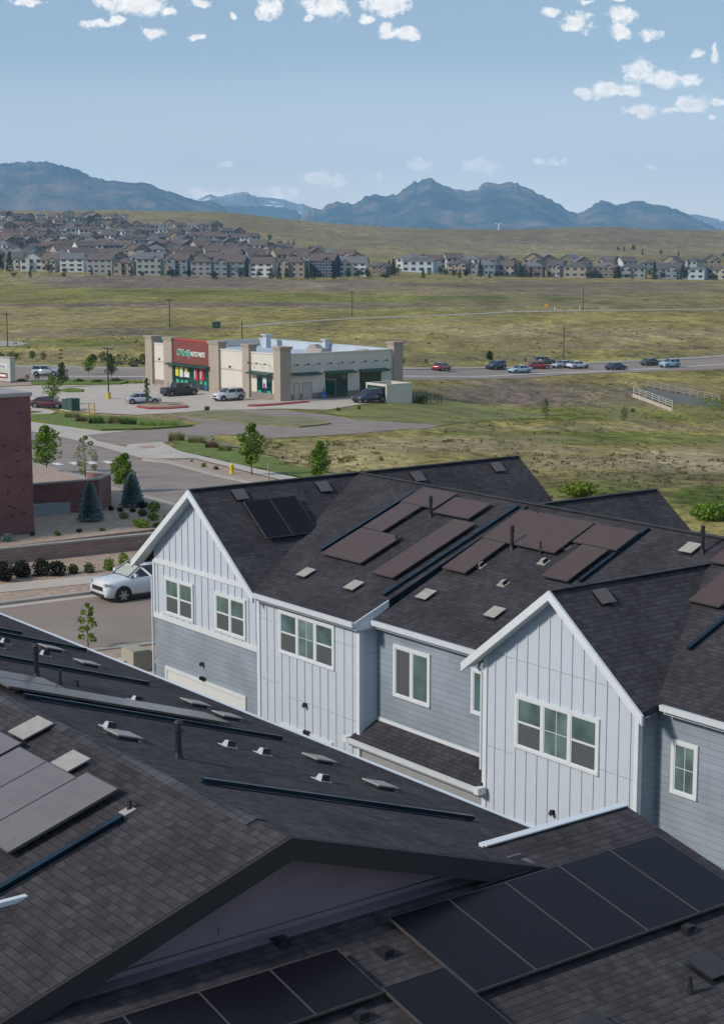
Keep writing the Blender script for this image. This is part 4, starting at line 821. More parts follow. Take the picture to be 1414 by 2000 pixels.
    for (a,c) in ((1.95,2.95),(3.4,5.0)):
        f = MB(); f.box(.06,.11,a,a+.06,-.1,2.3); f.box(.06,.11,c-.06,c,-.1,2.3); f.box(.06,.11,a+.06,c-.06,2.22,2.3); w = f.build('service_door','stucco_taupe',P); g = MB(); g.box(.03,.08,a+.06,c-.06,-.1,2.22); g.build('door_leaf','door_cream',w)
        g = MB(); g.box(.08,.13,c-.2,c-.12,1.0,1.1); g.build('handle','black_metal',w)
    # awnings with goose-neck lamps
    def awning(pts_, lamps, front):
        a, c = pts_; b = MB(); z = 3.55
        if front: b.prism([(-1.0,z-.12),(-1.0,z-.26),(-.0,z-.02),(-.0,z+.12)],a,c)
        else: b.prism([(1.0,z-.26),(1.0,z-.12),(.04,z+.12),(.04,z-.02)],a,c,'y')
        o = b.build('awning','awning_green',P)
        for q in lamps:
            g = MB(); h = lambda d, zz: (q,-d,zz) if front else (d,q,zz)
            g.cyl(h(.02,z+1.0),h(.9,z+1.35),.035,n=6); g.cyl(h(.9,z+1.35),h(1.0,z+1.2),.05,.17,n=8); g.build('goose_neck_lamp','black_metal',P)
    awning((-29.0,-17.4),(),True); awning((-7.3,-1.9),(-6.6,-4.6,-2.6),True)
    awning((1.5,6.1),(2.0,3.8,5.6),False); awning((7.1,12.0),(7.6,9.5,11.4),False); awning((13.0,17.8),(13.5,15.4,17.3),False)
    for u in (-32,-12.6): g = MB(); g.box(u-.15,u+.15,-.2,-.002,3.75,4.0); g.build('wall_lamp','black_metal',P)
    M0 = lambda u,z: Matrix.Translation((u,-.16,z)) @ Matrix.Rotation(R(90),4,'X')
    textmesh("O'Reilly", 1.28, 'sign_lettering', 'sign_white', P, Matrix.Translation((-26.9,-.13,4.75)) @ Matrix.Rotation(R(90),4,'X'), .02, .2, .055)
    textmesh("O'Reilly", 1.28, 'sign_lettering', 'sign_green', P, Matrix.Translation((-26.9,-.19,4.75)) @ Matrix.Rotation(R(90),4,'X'), .02, .2, .005)
    textmesh("AUTO PARTS", .95, 'sign_lettering', 'sign_white', P, Matrix.Translation((-22.75,-.16,4.8)) @ Matrix.Rotation(R(90),4,'X') @ Matrix.Scale(.66,4,(1,0,0)), .03, 0, .02)
build_shop()
def sw(u, v, z=0): return S0 + UV_*u + VV_*v + Vector((0,0,z))
# bin enclosure at the back corner
o = empty('bin_enclosure', sw(7.6,13.0), HR, 'pale block bin enclosure with green gate behind the dark blue SUV', 'enclosure')
b = MB(); b.box(-.25,0,0,4.4,-1.5,2.35); b.box(-4.6,-4.35,0,4.4,-1.5,2.35); b.box(-4.35,-.25,4.15,4.4,-1.5,2.35); b.build('block_wall','stucco_cream',o)
b = MB(); b.box(-.29,.04,-.04,4.44,2.352,2.45); b.box(-4.64,-4.31,-.04,4.44,2.352,2.45); b.box(-4.30,-.30,4.11,4.44,2.352,2.45); b.box(-4.30,-.30,.0,.12,2.15,2.45); b.build('wall_cap','stucco_cream',o)
b = MB(); b.box(-4.3,-.3,.02,.10,.2,2.1); b.box(-2.35,-2.25,-.02,.02,.2,2.1); b.build('gate','awning_green',o)
o.location = G(755,787) + Vector((0,0,.05))

# ---------------------------------------------------------------- brick building and garden walls on the left
bb = empty('brick_building', hw(-34.3,12.3,.0), HR, 'plain dark red brick building cut off by the left edge of the photo', 'building')
b = MB(); b.box(-14,0,-16,0,-.5,8.35); b.build('brick_wall','dark_red_brick',bb)
b = MB(); b.box(-14.08,.08,-16.08,.08,8.35,8.55); b.box(-13.7,-.3,-15.7,-.3,8.55,8.56); b.build('roof_coping','vent_metal',bb)
random.seed(4)
for k in range(26): b = MB(); v = -random.uniform(.15,2.6); z = random.uniform(1.2,7.9); b.box(.0,.012,v-.11,v+.11,z,z+.07); o = b.build('dark_brick','black_metal',bb)
def wallthing(name, pts, h, th, m, label, capm=None, z0=None, caph=.10):
    """free-standing wall along ground pixels (base line)"""
    P = [G(*p) for p in pts]; base = P[0].copy(); o = empty(name, base, 0, label, 'wall')
    b = MB(); c = MB()
    for i in range(len(P)-1):
        a = P[i]-base; d = P[i+1]-base; n = (d-a); n.z = 0; n.normalize(); s = Vector((n.y,-n.x,0))*th/2
        hz = lambda q: q.z if z0 is None else z0 - base.z
        A = [a-s,a+s,d+s,d-s]; bot = [Vector((q.x,q.y,min(a.z,d.z)-.8)) for q in A]; top = [Vector((q.x,q.y,(a.z if k in (0,1) else d.z)+h)) for k,q in enumerate(A)]
        b.poly([bot[1],bot[2],top[2],top[1]]); b.poly([bot[3],bot[0],top[0],top[3]]); b.poly([bot[0],bot[1],top[1],top[0]]); b.poly([bot[2],bot[3],top[3],top[2]])
        s2 = s*1.25; e = n*(th*.12)
        T = [a-s2-e,a+s2-e,d+s2+e,d-s2+e]; tz = [(a.z if k in (0,1) else d.z)+h for k in range(4)]
        lo = [Vector((q.x,q.y,tz[k]+.001*i)) for k,q in enumerate(T)]; hi = [q+Vector((0,0,caph)) for q in lo]
        c.poly(hi); 
        for k in range(4): j=(k+1)%4; c.poly([lo[k],lo[j],hi[j],hi[k]])
    b.build('wall_panel', m, o); c.build('wall_cap', capm or 'kerb_concrete', o); return o
wallthing('retaining_wall', [(-200,1130),(0,1105.5),(320,1071.5),(400,1063)], .85, .3, 'block_wall', 'long low tan block retaining wall behind the dark hedge')
bw_z = .5
BED0 = G(0,1105.5)
def bed_z(x, y):                       # the planted bed slopes from the retaining wall up to the road behind
    d = (Vector((x,y,0)) - BED0).dot(Vector((-UV_.x,-UV_.y,0)))
    return max(zt(x,y)+.10, .92 - max(0, d-.0)*.035)
def GB(px, py):
    r = ray(px, py); r = r / r[1]; Y = 60.0
    while Y < 160:
        p = C0 + r*Y
        if p[2] < bed_z(p[0], p[1]): return Vector((p[0],p[1],bed_z(p[0],p[1])))
        Y += .05
    return G(px, py)
def bedsheet():
    pts = [(-200,1096),(0,1069),(320,1031),(400,1020),(420,1003),(356,992),(215,951),(150,930),(64,905),(-80,880),(-200,860)]
    P = [GB(*p) for p in pts]; bm = bmesh.new(); bm.faces.new([bm.verts.new((p.x,p.y,0)) for p in P]); bmesh.ops.triangulate(bm, faces=bm.faces)
    for ax in (0,1):
        lo = min(p[ax] for p in P); hi = max(p[ax] for p in P); k = lo+1
        while k < hi: bmesh.ops.bisect_plane(bm, geom=bm.verts[:]+bm.edges[:]+bm.faces[:], plane_co=((k,0,0) if ax==0 else (0,k,0)), plane_no=((1,0,0) if ax==0 else (0,1,0))); k += 1.2
    for v in bm.verts: v.co.z = bed_z(v.co.x, v.co.y)
    for fc in bm.faces:
        fc.normal_update()
        if fc.normal.z < 0: fc.normal_flip()
    r = bmesh.ops.extrude_edge_only(bm, edges=[e for e in bm.edges if e.is_boundary])
    for v in [g for g in r['geom'] if isinstance(g, bmesh.types.BMVert)]: v.co.z -= 1.1
    me = bpy.data.meshes.new('planting_bed'); bm.to_mesh(me); bm.free(); me.materials.append(MAT['mulch_rock']); o = bpy.data.objects.new('planting_bed', me); COL.objects.link(o); tag(o, kind='structure')
bedsheet()
def brickwall(name, pts, tops, label):
    P = [GB(*p) for p in pts]; base = P[0].copy(); o = empty(name, base, 0, label, 'wall'); b = MB(); c = MB()
    Z = []
    for p, t in zip(P, tops):
        r = ray(*t); k = math.hypot(p.x, p.y) / math.hypot(r[0], r[1]); Z.append(CAM_H + r[2]*k - base.z)
    for i in range(len(P)-1):
        a = P[i]-base; d = P[i+1]-base; n = d-a; n.z = 0; n.normalize(); s = Vector((n.y,-n.x,0))*.15
        for q0,q1,z0,z1 in ((a-s,d-s,Z[i],Z[i+1]),(d+s,a+s,Z[i+1],Z[i])): b.poly([(q0.x,q0.y,-.9),(q1.x,q1.y,-.9),(q1.x,q1.y,z1),(q0.x,q0.y,z0)])
        for q0,q1,z in ((a+s,a-s,Z[i]),(d-s,d+s,Z[i+1])): b.poly([(q0.x,q0.y,-.9),(q1.x,q1.y,-.9),(q1.x,q1.y,z),(q0.x,q0.y,z)])
        s *= 1.3; T = [a-s-n*.05,a+s-n*.05,d+s+n*.05,d-s+n*.05]; zz = [Z[i],Z[i],Z[i+1],Z[i+1]]
        hi = [Vector((q.x,q.y,zz[k]+.08+.002*i)) for k,q in enumerate(T)]; lo = [Vector((q.x,q.y,zz[k]+.002*i)) for k,q in enumerate(T)]
        c.poly(hi)
        for k in range(4): j=(k+1)%4; c.poly([lo[k],lo[j],hi[j],hi[k]])
    b.build('wall_panel','red_brick',o); c.build('wall_cap','kerb_concrete',o); return o
gw = brickwall('garden_wall', [(40,1004),(190,999),(214,988),(176,962)], [(40,949),(190,937),(214,927),(174,922)], 'red brick garden wall with pale cap turning a corner beside the blue spruces')
o = empty('utility_vault', GB(110,1003), HR, 'grey bluish steel box against the brick garden wall', 'utility box'); b = MB(); b.box(-.3,.3,-3.0,1.6,-.1,.6); b.build('cabinet_body','grey_paint',o); b = MB(); b.box(-.35,.35,-3.05,1.65,.6,.65); b.build('lid','grey_paint',o)

# ---------------------------------------------------------------- plants
def leafcloud(b, rnd, centres, n, size, flat=.0, droop=0):
    for _ in range(n):
        c, r = rnd.choice(centres); 
        while True:
            p = Vector((rnd.uniform(-1,1), rnd.uniform(-1,1), rnd.uniform(-1,1)))
            if .25 < p.length < 1: break
        p = p.normalized() * (p.length ** .5)
        q = c + Vector((p.x*r[0], p.y*r[1], p.z*r[2]))
        s = size * rnd.uniform(.6,1.3); e = Vector((rnd.gauss(0,1),rnd.gauss(0,1),rnd.gauss(0,.6))).normalized(); g = e.orthogonal().normalized(); a = rnd.uniform(0,6.28); g = (g*math.cos(a)+e.cross(g)*math.sin(a))
        b.poly([q-e*s, q-g*s*.55, q+e*s, q+g*s*.55], uv=[(0,0)]*4)
def tree(px, py, top, wpx, label, leaf='leaf_green', shape='oval', n=1500, seed=1, on=G, lean=0, group=None, name='tree', base=None, size=None):
    rnd = random.Random(seed); p = base or on(px, py); r = ray(px, top); k = p.y / r[1]; h = CAM_H + r[2]*k - p.z; w = wpx / FPX * p.y * .5
    o = empty(name, p, rnd.uniform(0,6.28) if shape != 'none' else 0, label, 'tree', group)
    t = MB(); tr = max(.03, h*.014); z0 = h*(.30 if shape == 'oval' else .22); pts = [Vector((0,0,-.1)), Vector((rnd.uniform(-.05,.05)*h*.3,rnd.uniform(-.05,.05)*h*.3,h*.45)), Vector((rnd.uniform(-.04,.04)*h,rnd.uniform(-.04,.04)*h,h*.93))]
    t.cyl(pts[0],pts[1],tr,tr*.65,n=7); t.cyl(pts[1],pts[2],tr*.65,tr*.15,n=6); cents = []
    nb = 13 if shape != 'sparse' else 12
    for i in range(nb):
        f = i/(nb-1); z = z0 + (h*.95-z0)*f; prof = math.sin(math.pi*min(.97,max(.05,(.16+f*.84))))**.7 if shape == 'oval' else (1-f)**.6*.9+.12
        if shape == 'sparse': prof = math.sin(math.pi*(.2+.75*f))**.8
        a = i*2.4 + rnd.uniform(-.4,.4); rr = w*prof*rnd.uniform(.5,.85); st = pts[1].lerp(pts[2], max(0,(z-h*.45)/(h*.5))) if z > h*.45 else pts[0].lerp(pts[1], z/(h*.45))
        e = Vector((math.cos(a)*rr, math.sin(a)*rr, z)); s_ = Vector((st.x, st.y, max(.2,z-h*.12))); t.cyl(s_, e, tr*.35, tr*.1, n=5, caps=False)
        cr = w*(.36 if shape != 'sparse' else .27)*(.6+.6*prof)*rnd.uniform(.75,1.2); cents.append((e, (cr,cr,cr*rnd.uniform(.7,1.0))))
        if shape != 'sparse': cents.append((e*.5+Vector((rnd.uniform(-.1,.1)*w,rnd.uniform(-.1,.1)*w,z*.5)), (cr*.95,cr*.95,cr*.95)))
    t.build('trunk','bark',o)
    c = MB(); leafcloud(c, rnd, cents, n, size or max(.07, h*.028)); c.build('crown', leaf, o); return o
def spruce(px, py, top, wpx, label, seed=1, on=GB):
    rnd = random.Random(seed); p = on(px, py); r = ray(px, top); h = CAM_H + r[2]*p.y/r[1] - p.z; w = wpx/FPX*p.y*.5; o = empty('spruce_tree', p, 0, label, 'tree')
    t = MB(); t.cyl((0,0,-.1),(0,0,h*.97),h*.02,.01,n=6); t.build('trunk','bark',o); b = MB()
    for i in range(5200):
        f = rnd.random()**.8*1.0; z = h*(.03+.97*f); a = rnd.uniform(0,6.28); R0 = w*1.08*(1-f)**.62*(1+.10*math.sin(f*46)+rnd.uniform(-.12,.14)) + .03; q = Vector((math.cos(a)*R0*rnd.uniform(.6,1), math.sin(a)*R0*rnd.uniform(.6,1), z)); d = Vector((math.cos(a),math.sin(a),rnd.uniform(-.5,.6))).normalized(); s = .12*rnd.uniform(.6,1.2); g = d.orthogonal().normalized()
        b.poly([q-d*s, q+g*s*.45, q+d*s, q-g*s*.45], uv=[(0,0)]*4)
    b.build('crown','leaf_spruce',o); return o
def shrub(px, py, wpx, hpx, label, leaf='leaf_green', n=420, seed=1, on=G, name='shrub', group=None, kind='round', cat='shrub'):
    rnd = random.Random(seed*7+3); p = on(px, py); k = p.y/FPX; w = wpx*k*.5; h = hpx*k; b = MB()
    if kind == 'round':
        cs = [(Vector((rnd.uniform(-.35,.35)*w,rnd.uniform(-.35,.35)*w,h*rnd.uniform(.35,.6))), (w*.68,w*.68,h*.44)) for _ in range(5)]; leafcloud(b, rnd, cs, n, max(.05, min(.14,w*.13)))
    else:
        for _ in range(n):
            a = rnd.uniform(0,6.28); rr = w*math.sqrt(rnd.random()); q = Vector((math.cos(a)*rr,math.sin(a)*rr*.6,-.05)); e = q + Vector((rnd.uniform(-.25,.25)*h,rnd.uniform(-.25,.25)*h,h*rnd.uniform(.6,1.05))); s = Vector((math.cos(a+1),math.sin(a+1),0))*max(.02,h*.03); b.poly([q-s,q+s,e], uv=[(0,0)]*3)
    o = b.build(name, leaf, None); o.location = p; return tag(o, label, cat, group)
tree(92,925,832,64,'bright green maple nearest the dark red brick building','leaf_green',n=2400,seed=3,size=.11)
tree(168,938,850,56,'thin pale sapling with sparse crown left of the brick wall corner','leaf_pale','sparse',n=800,seed=5,size=.08)
tree(243,962,888,54,'green maple behind the taller blue spruce by the road','leaf_green',n=2200,seed=9,size=.11)
tree(492,930,826,56,'dense green street tree beside the yellow hydrant','leaf_green',n=2600,seed=11,size=.11)
tree(625,948,862,50,'green street tree half hidden by the white house roof','leaf_green',n=2200,seed=12,size=.11)
tree(173,1270,1178,50,'young sapling with few leaves at the kerb across from the white SUV','leaf_yellow','sparse',n=380,seed=14,size=.085)
tree(104,792,735,38,'green tree beside the dark red sedan','leaf_green',n=1300,seed=15,size=.12); tree(122,757,708,30,'dark green tree at the lot edge beside the road sign bed','leaf_dark','cone',n=1000,seed=16,size=.14)
tree(175,732,697,26,'round green tree on the lawn strip before the highway','leaf_green',n=800,seed=17,size=.15); tree(218,742,692,28,'dark bushy tree directly behind the parking lot lamp','leaf_dark',n=800,seed=18,size=.15)
tree(288,792,737,17,'narrow upright tree in the island by the silver sedan','leaf_dark','cone',n=600,seed=19,size=.11)
tree(956,706,686,14,'lone small roadside tree beyond the highway','leaf_dark',n=400,seed=20,size=.25)
spruce(178,1018,944,42,'blue spruce in front of the brick garden wall',3); spruce(259,990,925,40,'blue spruce at the corner of the brick garden wall by the road',4)
for i,(x,y,w,h,lf,lab) in enumerate([(8,1138,50,44,'leaf_black','dark hedge shrub at the left edge below the block wall'),(44,1130,46,36,'leaf_black','second dark hedge shrub from the left edge'),(80,1128,42,38,'leaf_black','third dark hedge shrub from the left edge'),(114,1127,40,38,'leaf_black','fourth dark hedge shrub, last of the dark group'),
   (145,1123,26,24,'leaf_dark','small green shrub beside the last dark hedge shrub'),(177,1121,28,24,'leaf_dark','round green shrub directly behind the white SUV hood'),(212,1117,28,30,'leaf_green','round green shrub above the white SUV windscreen'),(243,1110,26,32,'leaf_green','tall green shrub above the white SUV roof'),(262,1108,24,20,'leaf_dark','low shrub against the wall next to the house gable')]):
    shrub(x,y,w,h,lab,lf,900 if w>35 else 600,i+1)
for i,(x,y,w,h,lf,lab) in enumerate([(15,1058,30,18,'leaf_spruce','blue juniper at the foot of the brick building'),(64,1046,12,8,'leaf_dark','tiny tuft beside the blue juniper'),(113,1046,14,9,'leaf_green','small tuft alone on the tan gravel bed'),(155,1040,12,7,'leaf_dark','small low tuft in front of the left spruce'),(200,1037,14,7,'leaf_pale','pale tuft near the retaining wall cap'),(195,1018,18,18,'leaf_spruce','small bluish shrub at the right foot of the left spruce'),
   (219,997,14,9,'leaf_black','dark round shrub by the wall corner'),(236,1000,14,9,'leaf_dark','dark shrub below the right spruce'),(244,1013,26,14,'leaf_pale','pale green ornamental shrub in the gravel bed'),(260,1000,14,8,'leaf_dark','small dark shrub right of the right spruce'),(279,1008,24,14,'leaf_dark','flat round green shrub mid bed'),(282,992,26,14,'leaf_black','dark spreading shrub right of the right spruce'),
   (303,1000,32,22,'leaf_green','large bright green shrub by the road kerb'),(300,1016,28,16,'leaf_green','green shrub in front of the large bright one'),(327,1023,22,20,'leaf_yellow','yellow green shrub nearest the white gable'),(277,1030,44,16,'leaf_green','long low green shrub on the retaining wall edge'),(306,1030,30,12,'leaf_dark','low dark shrub touching the white gable rake')]):
    shrub(x,y,w,h,lab,lf,460,i+30,GB)
for i,(x,y,w,h,lf,lab) in enumerate([(398,914,12,10,'leaf_yellow','small yellowish tuft on the roadside strip'),(422,919,12,10,'leaf_dark','small dark tuft left of the yellow hydrant'),(375,903,6,5,'leaf_rust','tiny reddish tuft near the pavement corner'),(80,938,34,16,'leaf_yellow','bright green mound under the maple by the brick building'),(112,929,16,8,'leaf_rust','brownish mound beside the road kerb'),
   (70,925,20,10,'leaf_yellow','small green mound behind the brick wall'),(60,838+0,10,8,'leaf_green','hidden small tuft') ]):
    if lab != 'hidden small tuft': shrub(x,y,w,h,lab,lf,300,i+60)
shrub(1130,972,70,30,'bright yellow green bush peeking over the far roof ridge','leaf_yellow',1400,77,G); shrub(1390,1015,110,34,'dark green bush at the right edge behind the roof','leaf_green',1500,78,G)
for i,(x,y,w,h,lf,lab) in enumerate([(142,818,30,16,'leaf_reed','pale reeds at the left end of the planted island'),(190,830,34,20,'leaf_dark','tall dark green reeds in the middle of the planted island'),(225,830,30,22,'leaf_reed','tan reeds right of the dark reeds on the planted island'),(252,832,30,20,'leaf_dark','dark reeds past the tan ones on the planted island'),(290,834,36,14,'leaf_green','low green grasses at the right half of the planted island'),(330,834,40,14,'leaf_yellow','yellow green grasses at the right tip of the planted island'),(160,826,22,16,'leaf_rust','reddish grass clump on the planted island'),
   (345,862,30,22,'leaf_reed','tall pale grass clump at the corner pavement'),(385,866,34,18,'leaf_reed','tan grass clump along the roadside lawn'),(415,876,26,18,'leaf_rust','rusty grass clump along the roadside lawn'),(440,882,26,16,'leaf_reed','pale grass clump left of the street tree'),(300,793,30,8,'leaf_reed','low tan grasses in the parking island'),(340,794,30,8,'leaf_rust','reddish low plants in the parking island'),(405,803,8,12,'leaf_rust','small dry plant in front of the white SUV at the shop')]):
    shrub(x,y,w,h,lab,lf,360,i+90,G,'grass_clump',None,'blade','grass clump')
for i,(x,y,w,h,lf,lab) in enumerate([(22,746,14,12,'leaf_dark','dark round bush right of the white road sign'),(55,742,12,12,'leaf_black','dark ball bush beside the lot road'),(72,742,13,12,'leaf_black','second dark ball bush beside the lot road'),(45,747,26,8,'leaf_yellow','low yellow green bush in the sign bed'),(130,745,16,10,'leaf_black','dark bush at the foot of the lot edge tree'),(155,748,24,8,'leaf_dark','low hedge bush on the lot edge, left one'),(190,749,30,8,'leaf_dark','low hedge bush on the lot edge, middle one'),(228,747,30,9,'leaf_dark','low hedge bush on the lot edge, right one')]):
    shrub(x,y,w,h,lab,lf,260,i+120)
for i,(x,y,w,h) in enumerate([(235,712,40,26),(205,705,30,20),(262,716,30,22),(180,708,24,18),(280,712,22,24)]): shrub(x,y,w,h,'grey green willow scrub in the dip behind the shop','leaf_far',420,i+140,G,'willow_shrub','willow scrub behind the shop')
for i,(x,y,w,h,lf,lab) in enumerate([(0,703,26,16,'leaf_dark','leftmost clipped bush beyond the highway'),(28,704,34,18,'leaf_dark','clipped bush just above the white road sign'),(66,702,18,18,'leaf_dark','upright clipped bush beyond the silver SUV'),(86,703,16,18,'leaf_rust','rust and green clipped bush beyond the silver SUV'),
    (820,788,36,16,'leaf_dark','green bush by the bin enclosure'),(1063,812,22,34,'leaf_dark','tall weed bush on the embankment foot'),(1218,822,18,30,'leaf_dark','upright weed bush left of the culvert'),(1390,800,60,24,'leaf_green','green bush at the right end of the culvert wall'),(1235,805,12,8,'leaf_dark','small weed at the culvert foot'),(788,712,10,12,'leaf_dark','small bush by the highway near the shop corner'),(832,711,10,12,'leaf_dark','small bush by the highway above the red car'),(1025,706,8,9,'leaf_dark','tiny bush above the pale blue car'),(700,800,10,8,'leaf_dark','weed in front of the dark blue SUV'),(660,803,10,8,'leaf_dark','weed at the lot corner near the side windows')]):
    shrub(x,y,w,h,lab,lf,380,i+160)

def tufts(name, boxes, leaf, seed, lo, hi, k=1.0):
    rnd = random.Random(seed); b = MB()
    for (x0,x1,y0,y1,n) in boxes:
        for _ in range(n):
            px, py = rnd.uniform(x0,x1), rnd.uniform(y0,y1); nv = float(fbm(np.array([px/38.]), np.array([py/13.]), 3, seed)[0])
            if nv < .44: continue
            p = G(px,py); h = rnd.uniform(lo,hi)*k; z0 = p.z - .05
            for _ in range(6):
                a = rnd.uniform(0,6.28); q = Vector((p.x+rnd.gauss(0,h*.55), p.y+rnd.gauss(0,h*.55), z0)); w = Vector((math.cos(a),math.sin(a),0))*h*.30
                b.poly([q-w, q+w, q+w*.7+Vector((0,0,h*rnd.uniform(.5,1))), q-w*.5+Vector((0,0,h*rnd.uniform(.5,1)))], uv=[(0,0)]*4)
    o = b.build(name, leaf); return tag(o, 'dry weeds and grass tufts scattered over the open ground', 'grass', None, 'stuff')
tufts('weed_tufts', [(660,1414,858,995,1500),(520,700,862,915,300),(830,1414,745,800,700),(860,1414,800,850,500)], 'leaf_weed', 5, .10, .30)
tufts('straw_tufts', [(660,1414,858,995,1300),(520,700,862,915,300),(830,1414,745,820,500)], 'leaf_reed', 6, .08, .22)
tufts('far_weed_tufts', [(0,1414,640,712,260)], 'leaf_weed', 7, .25, .55)

# ---------------------------------------------------------------- street furniture
def hydrant(px, py):
    p = G(px,py); o = empty('fire_hydrant', p+Vector((0,0,.1)), 0, 'yellow fire hydrant on the gravel strip by the road', 'hydrant'); mat('hydrant_yellow',(.62,.50,.02),.5,.05,3)
    b = MB(); b.cyl((0,0,-.1),(0,0,.05),.19,n=12); b.cyl((0,0,.05),(0,0,.62),.13,n=12); b.cyl((0,0,.62),(0,0,.66),.17,n=12); b.cyl((0,0,.66),(0,0,.78),.13,.06,n=12); b.build('barrel','hydrant_yellow',o)
    b = MB(); b.cyl((-.24,0,.45),(.24,0,.45),.06,n=8); b.cyl((0,-.22,.42),(0,0,.42),.075,n=8); b.build('nozzle','hydrant_yellow',o); b = MB(); b.cyl((0,0,.78),(0,0,.85),.035,n=5); b.build('cap_nut','hydrant_yellow',o)
hydrant(453,927)
mat('pole_wood',(.075,.06,.05),.9,.2,2); mat('post_grey',(.28,.26,.24),.8,.1,3); mat('bollard_yellow',(.55,.30,.04),.6,.1,2); mat('base_yellow',(.42,.36,.05),.7,.1,2); mat('transformer_green',(.03,.075,.06),.6,.1,2); mat('box_beige',(.33,.31,.24),.6,.08,2); mat('box_pale',(.42,.43,.40),.6,.05,2)
def hpx(p, px, top): r = ray(px, top); return CAM_H + r[2]*p.y/r[1] - p.z
p = G(525,941); o = tag(MB().build('marker_post','post_grey') if False else None) if False else None
b = MB(); b.cyl((0,0,-.1),(0,0,hpx(p,525,904)),.055,n=8); b.cyl((0,0,0),(0,0,.1),.12,n=8); o = b.build('marker_post','post_grey'); o.location = p; tag(o,'short grey marker post behind the white house roof','post')
for i,(x,y,t,lab) in enumerate([(16,677,610,'wooden utility pole at the left edge of the field'),(332,639,582,'wooden utility pole in the field above the red sign'),(473,668,628,'thin utility pole rising behind the shop roof'),(688,619,568,'thin utility pole on the field track'),(1100,706,634,'tall utility pole beyond the highway'),(1138,606,560,'thin utility pole below the right hand houses')]):
    p = G(x,y); h = hpx(p,x,t); o = empty('utility_pole', p, .3, lab, 'pole', 'utility poles across the prairie'); b = MB(); r = .13 if i in (0,4) else .16; b.cyl((0,0,-.5),(0,0,h),r,r*.7,n=7); b.build('pole_shaft','pole_wood',o)
    if i in (0,1,3): b = MB(); b.box(-1.0,1.0,-.07,.07,h*.93,h*.93+.14); b.build('crossarm','pole_wood',o); b = MB(); b.cyl((-.8,0,h*.94),(-.8,0,h*.94+.3),.07,n=6); b.build('insulator','vent_metal',o); b = MB(); b.cyl((.8,0,h*.94),(.8,0,h*.94+.3),.07,n=6); b.build('insulator','vent_metal',o)
p = G(213,780); h = hpx(p,213,680); o = empty('parking_lamp', p, HR, 'dark parking lot lamp on a yellow concrete base', 'lamp')
b = MB(); b.cyl((0,0,0),(0,0,.95),.32,n=12); b.build('lamp_base','base_yellow',o); b = MB(); b.cyl((0,0,.95),(0,0,h),.10,.08,n=8); b.build('lamp_pole','black_metal',o)
for s in (-1,1): b = MB(); b.beam((0,0,h-.08),(s*.5,0,h-.05),.08,.08); b.box(min(s*.5,s*1.1),max(s*.5,s*1.1),-.2,.2,h-.12,h); b.build('lamp_head','black_metal',o)
for (x,y,t,lab) in ((174,808,787,'orange yellow bollard, the left one of two by the green transformers'),(185,808,787,'orange yellow bollard, the right one of two by the green transformers')):
    p = G(x,y); b = MB(); h = hpx(p,x,t); b.cyl((0,0,-.1),(0,0,h-.1),.10,n=10); b.cyl((0,0,h-.1),(0,0,h),.10,.04,n=10); o = b.build('bollard','bollard_yellow'); o.location = p; tag(o,lab,'bollard')
for (x,y,s,lab) in ((133,801,1.0,'dark green transformer cabinet beside the dark red sedan'),(144,803,1.15,'larger dark green transformer cabinet nearer the bollards')):
    p = G(x,y); o = empty('transformer_cabinet', p, HR, lab, 'utility box'); b = MB(); b.box(-.6*s,.6*s,-.5*s,.5*s,.1,1.35*s); b.box(-.65*s,.65*s,-.55*s,.55*s,1.35*s,1.42*s); b.build('cabinet_body','transformer_green',o); b = MB(); b.box(-.75*s,.75*s,-.65*s,.65*s,-.2,.1); b.build('cabinet_base','concrete',o)
p = G(423,641); o = empty('field_cabinet', p, .2, 'dark green steel cabinet standing alone in the field', 'utility box'); b = MB(); b.box(-1.0,1.0,-.6,.6,0,1.5); b.build('cabinet_body','transformer_green',o); b = MB(); b.box(-1.1,1.1,-.7,.7,1.5,1.6); b.build('cabinet_lid','transformer_green',o)
for (x,y,z,w,h,m,lab) in ((269,1312,.2,.85,.95,'box_beige','beige electric cabinet at the corner of the white gable house'),(247,1311,.2,.5,.5,'box_pale','small pale green cabinet beside the beige one')):
    p = G(x,y); o = empty('electric_cabinet', p, HR, lab, 'utility box'); b = MB(); b.prism([(-w*.5,0),(w*.5,0),(w*.5,h*.9),(w*.3,h),(-w*.5,h)],-w*.55,w*.55); b.build('cabinet_body',m,o); b = MB(); b.box(w*.56,w*.58,-w*.4,w*.4,.1,h*.8); b.build('door',m,o); b = MB(); b.box(-w*.65,w*.65,-w*.6,w*.6,-.1,.0); b.build('cabinet_base','concrete',o)
b = MB(); b.box(-.9,.9,-.7,.7,0,.12); o = b.build('concrete_pad','concrete'); o.location = G(297,1305); tag(o,kind='structure')
# white road sign of the shops
p = G(14,748); o = empty('monument_sign', p, HR+R(8), 'white shop sign slab with a red panel at the left edge', 'sign'); h = hpx(p,14,697); 
b = MB(); b.box(-1.75,1.75,-.45,.45,.0,h-.12); b.build('sign_body','box_pale',o); b = MB(); b.box(-1.85,1.85,-.55,.55,h-.12,h); b.build('sign_cap','vent_metal',o); b = MB(); b.box(-2.0,2.0,-.7,.7,-.5,.35); b.build('sign_base','block_wall',o)
for (z0,z1,m) in ((.75,1.55,'sign_red'),(h-1.75,h-1.0,'poster_white')): b = MB(); b.box(-1.45,1.0,-.475,-.452,z0,z1); q = b.build('sign_panel',m,o)
b = MB(); b.box(-1.2,.6,-.49,-.476,1.0,1.3); b.build('sign_stripe','sign_white',o); b = MB(); b.box(-1.2,.5,-.49,-.476,h-1.6,h-1.25); b.build('sign_stripe','grey_paint',o)
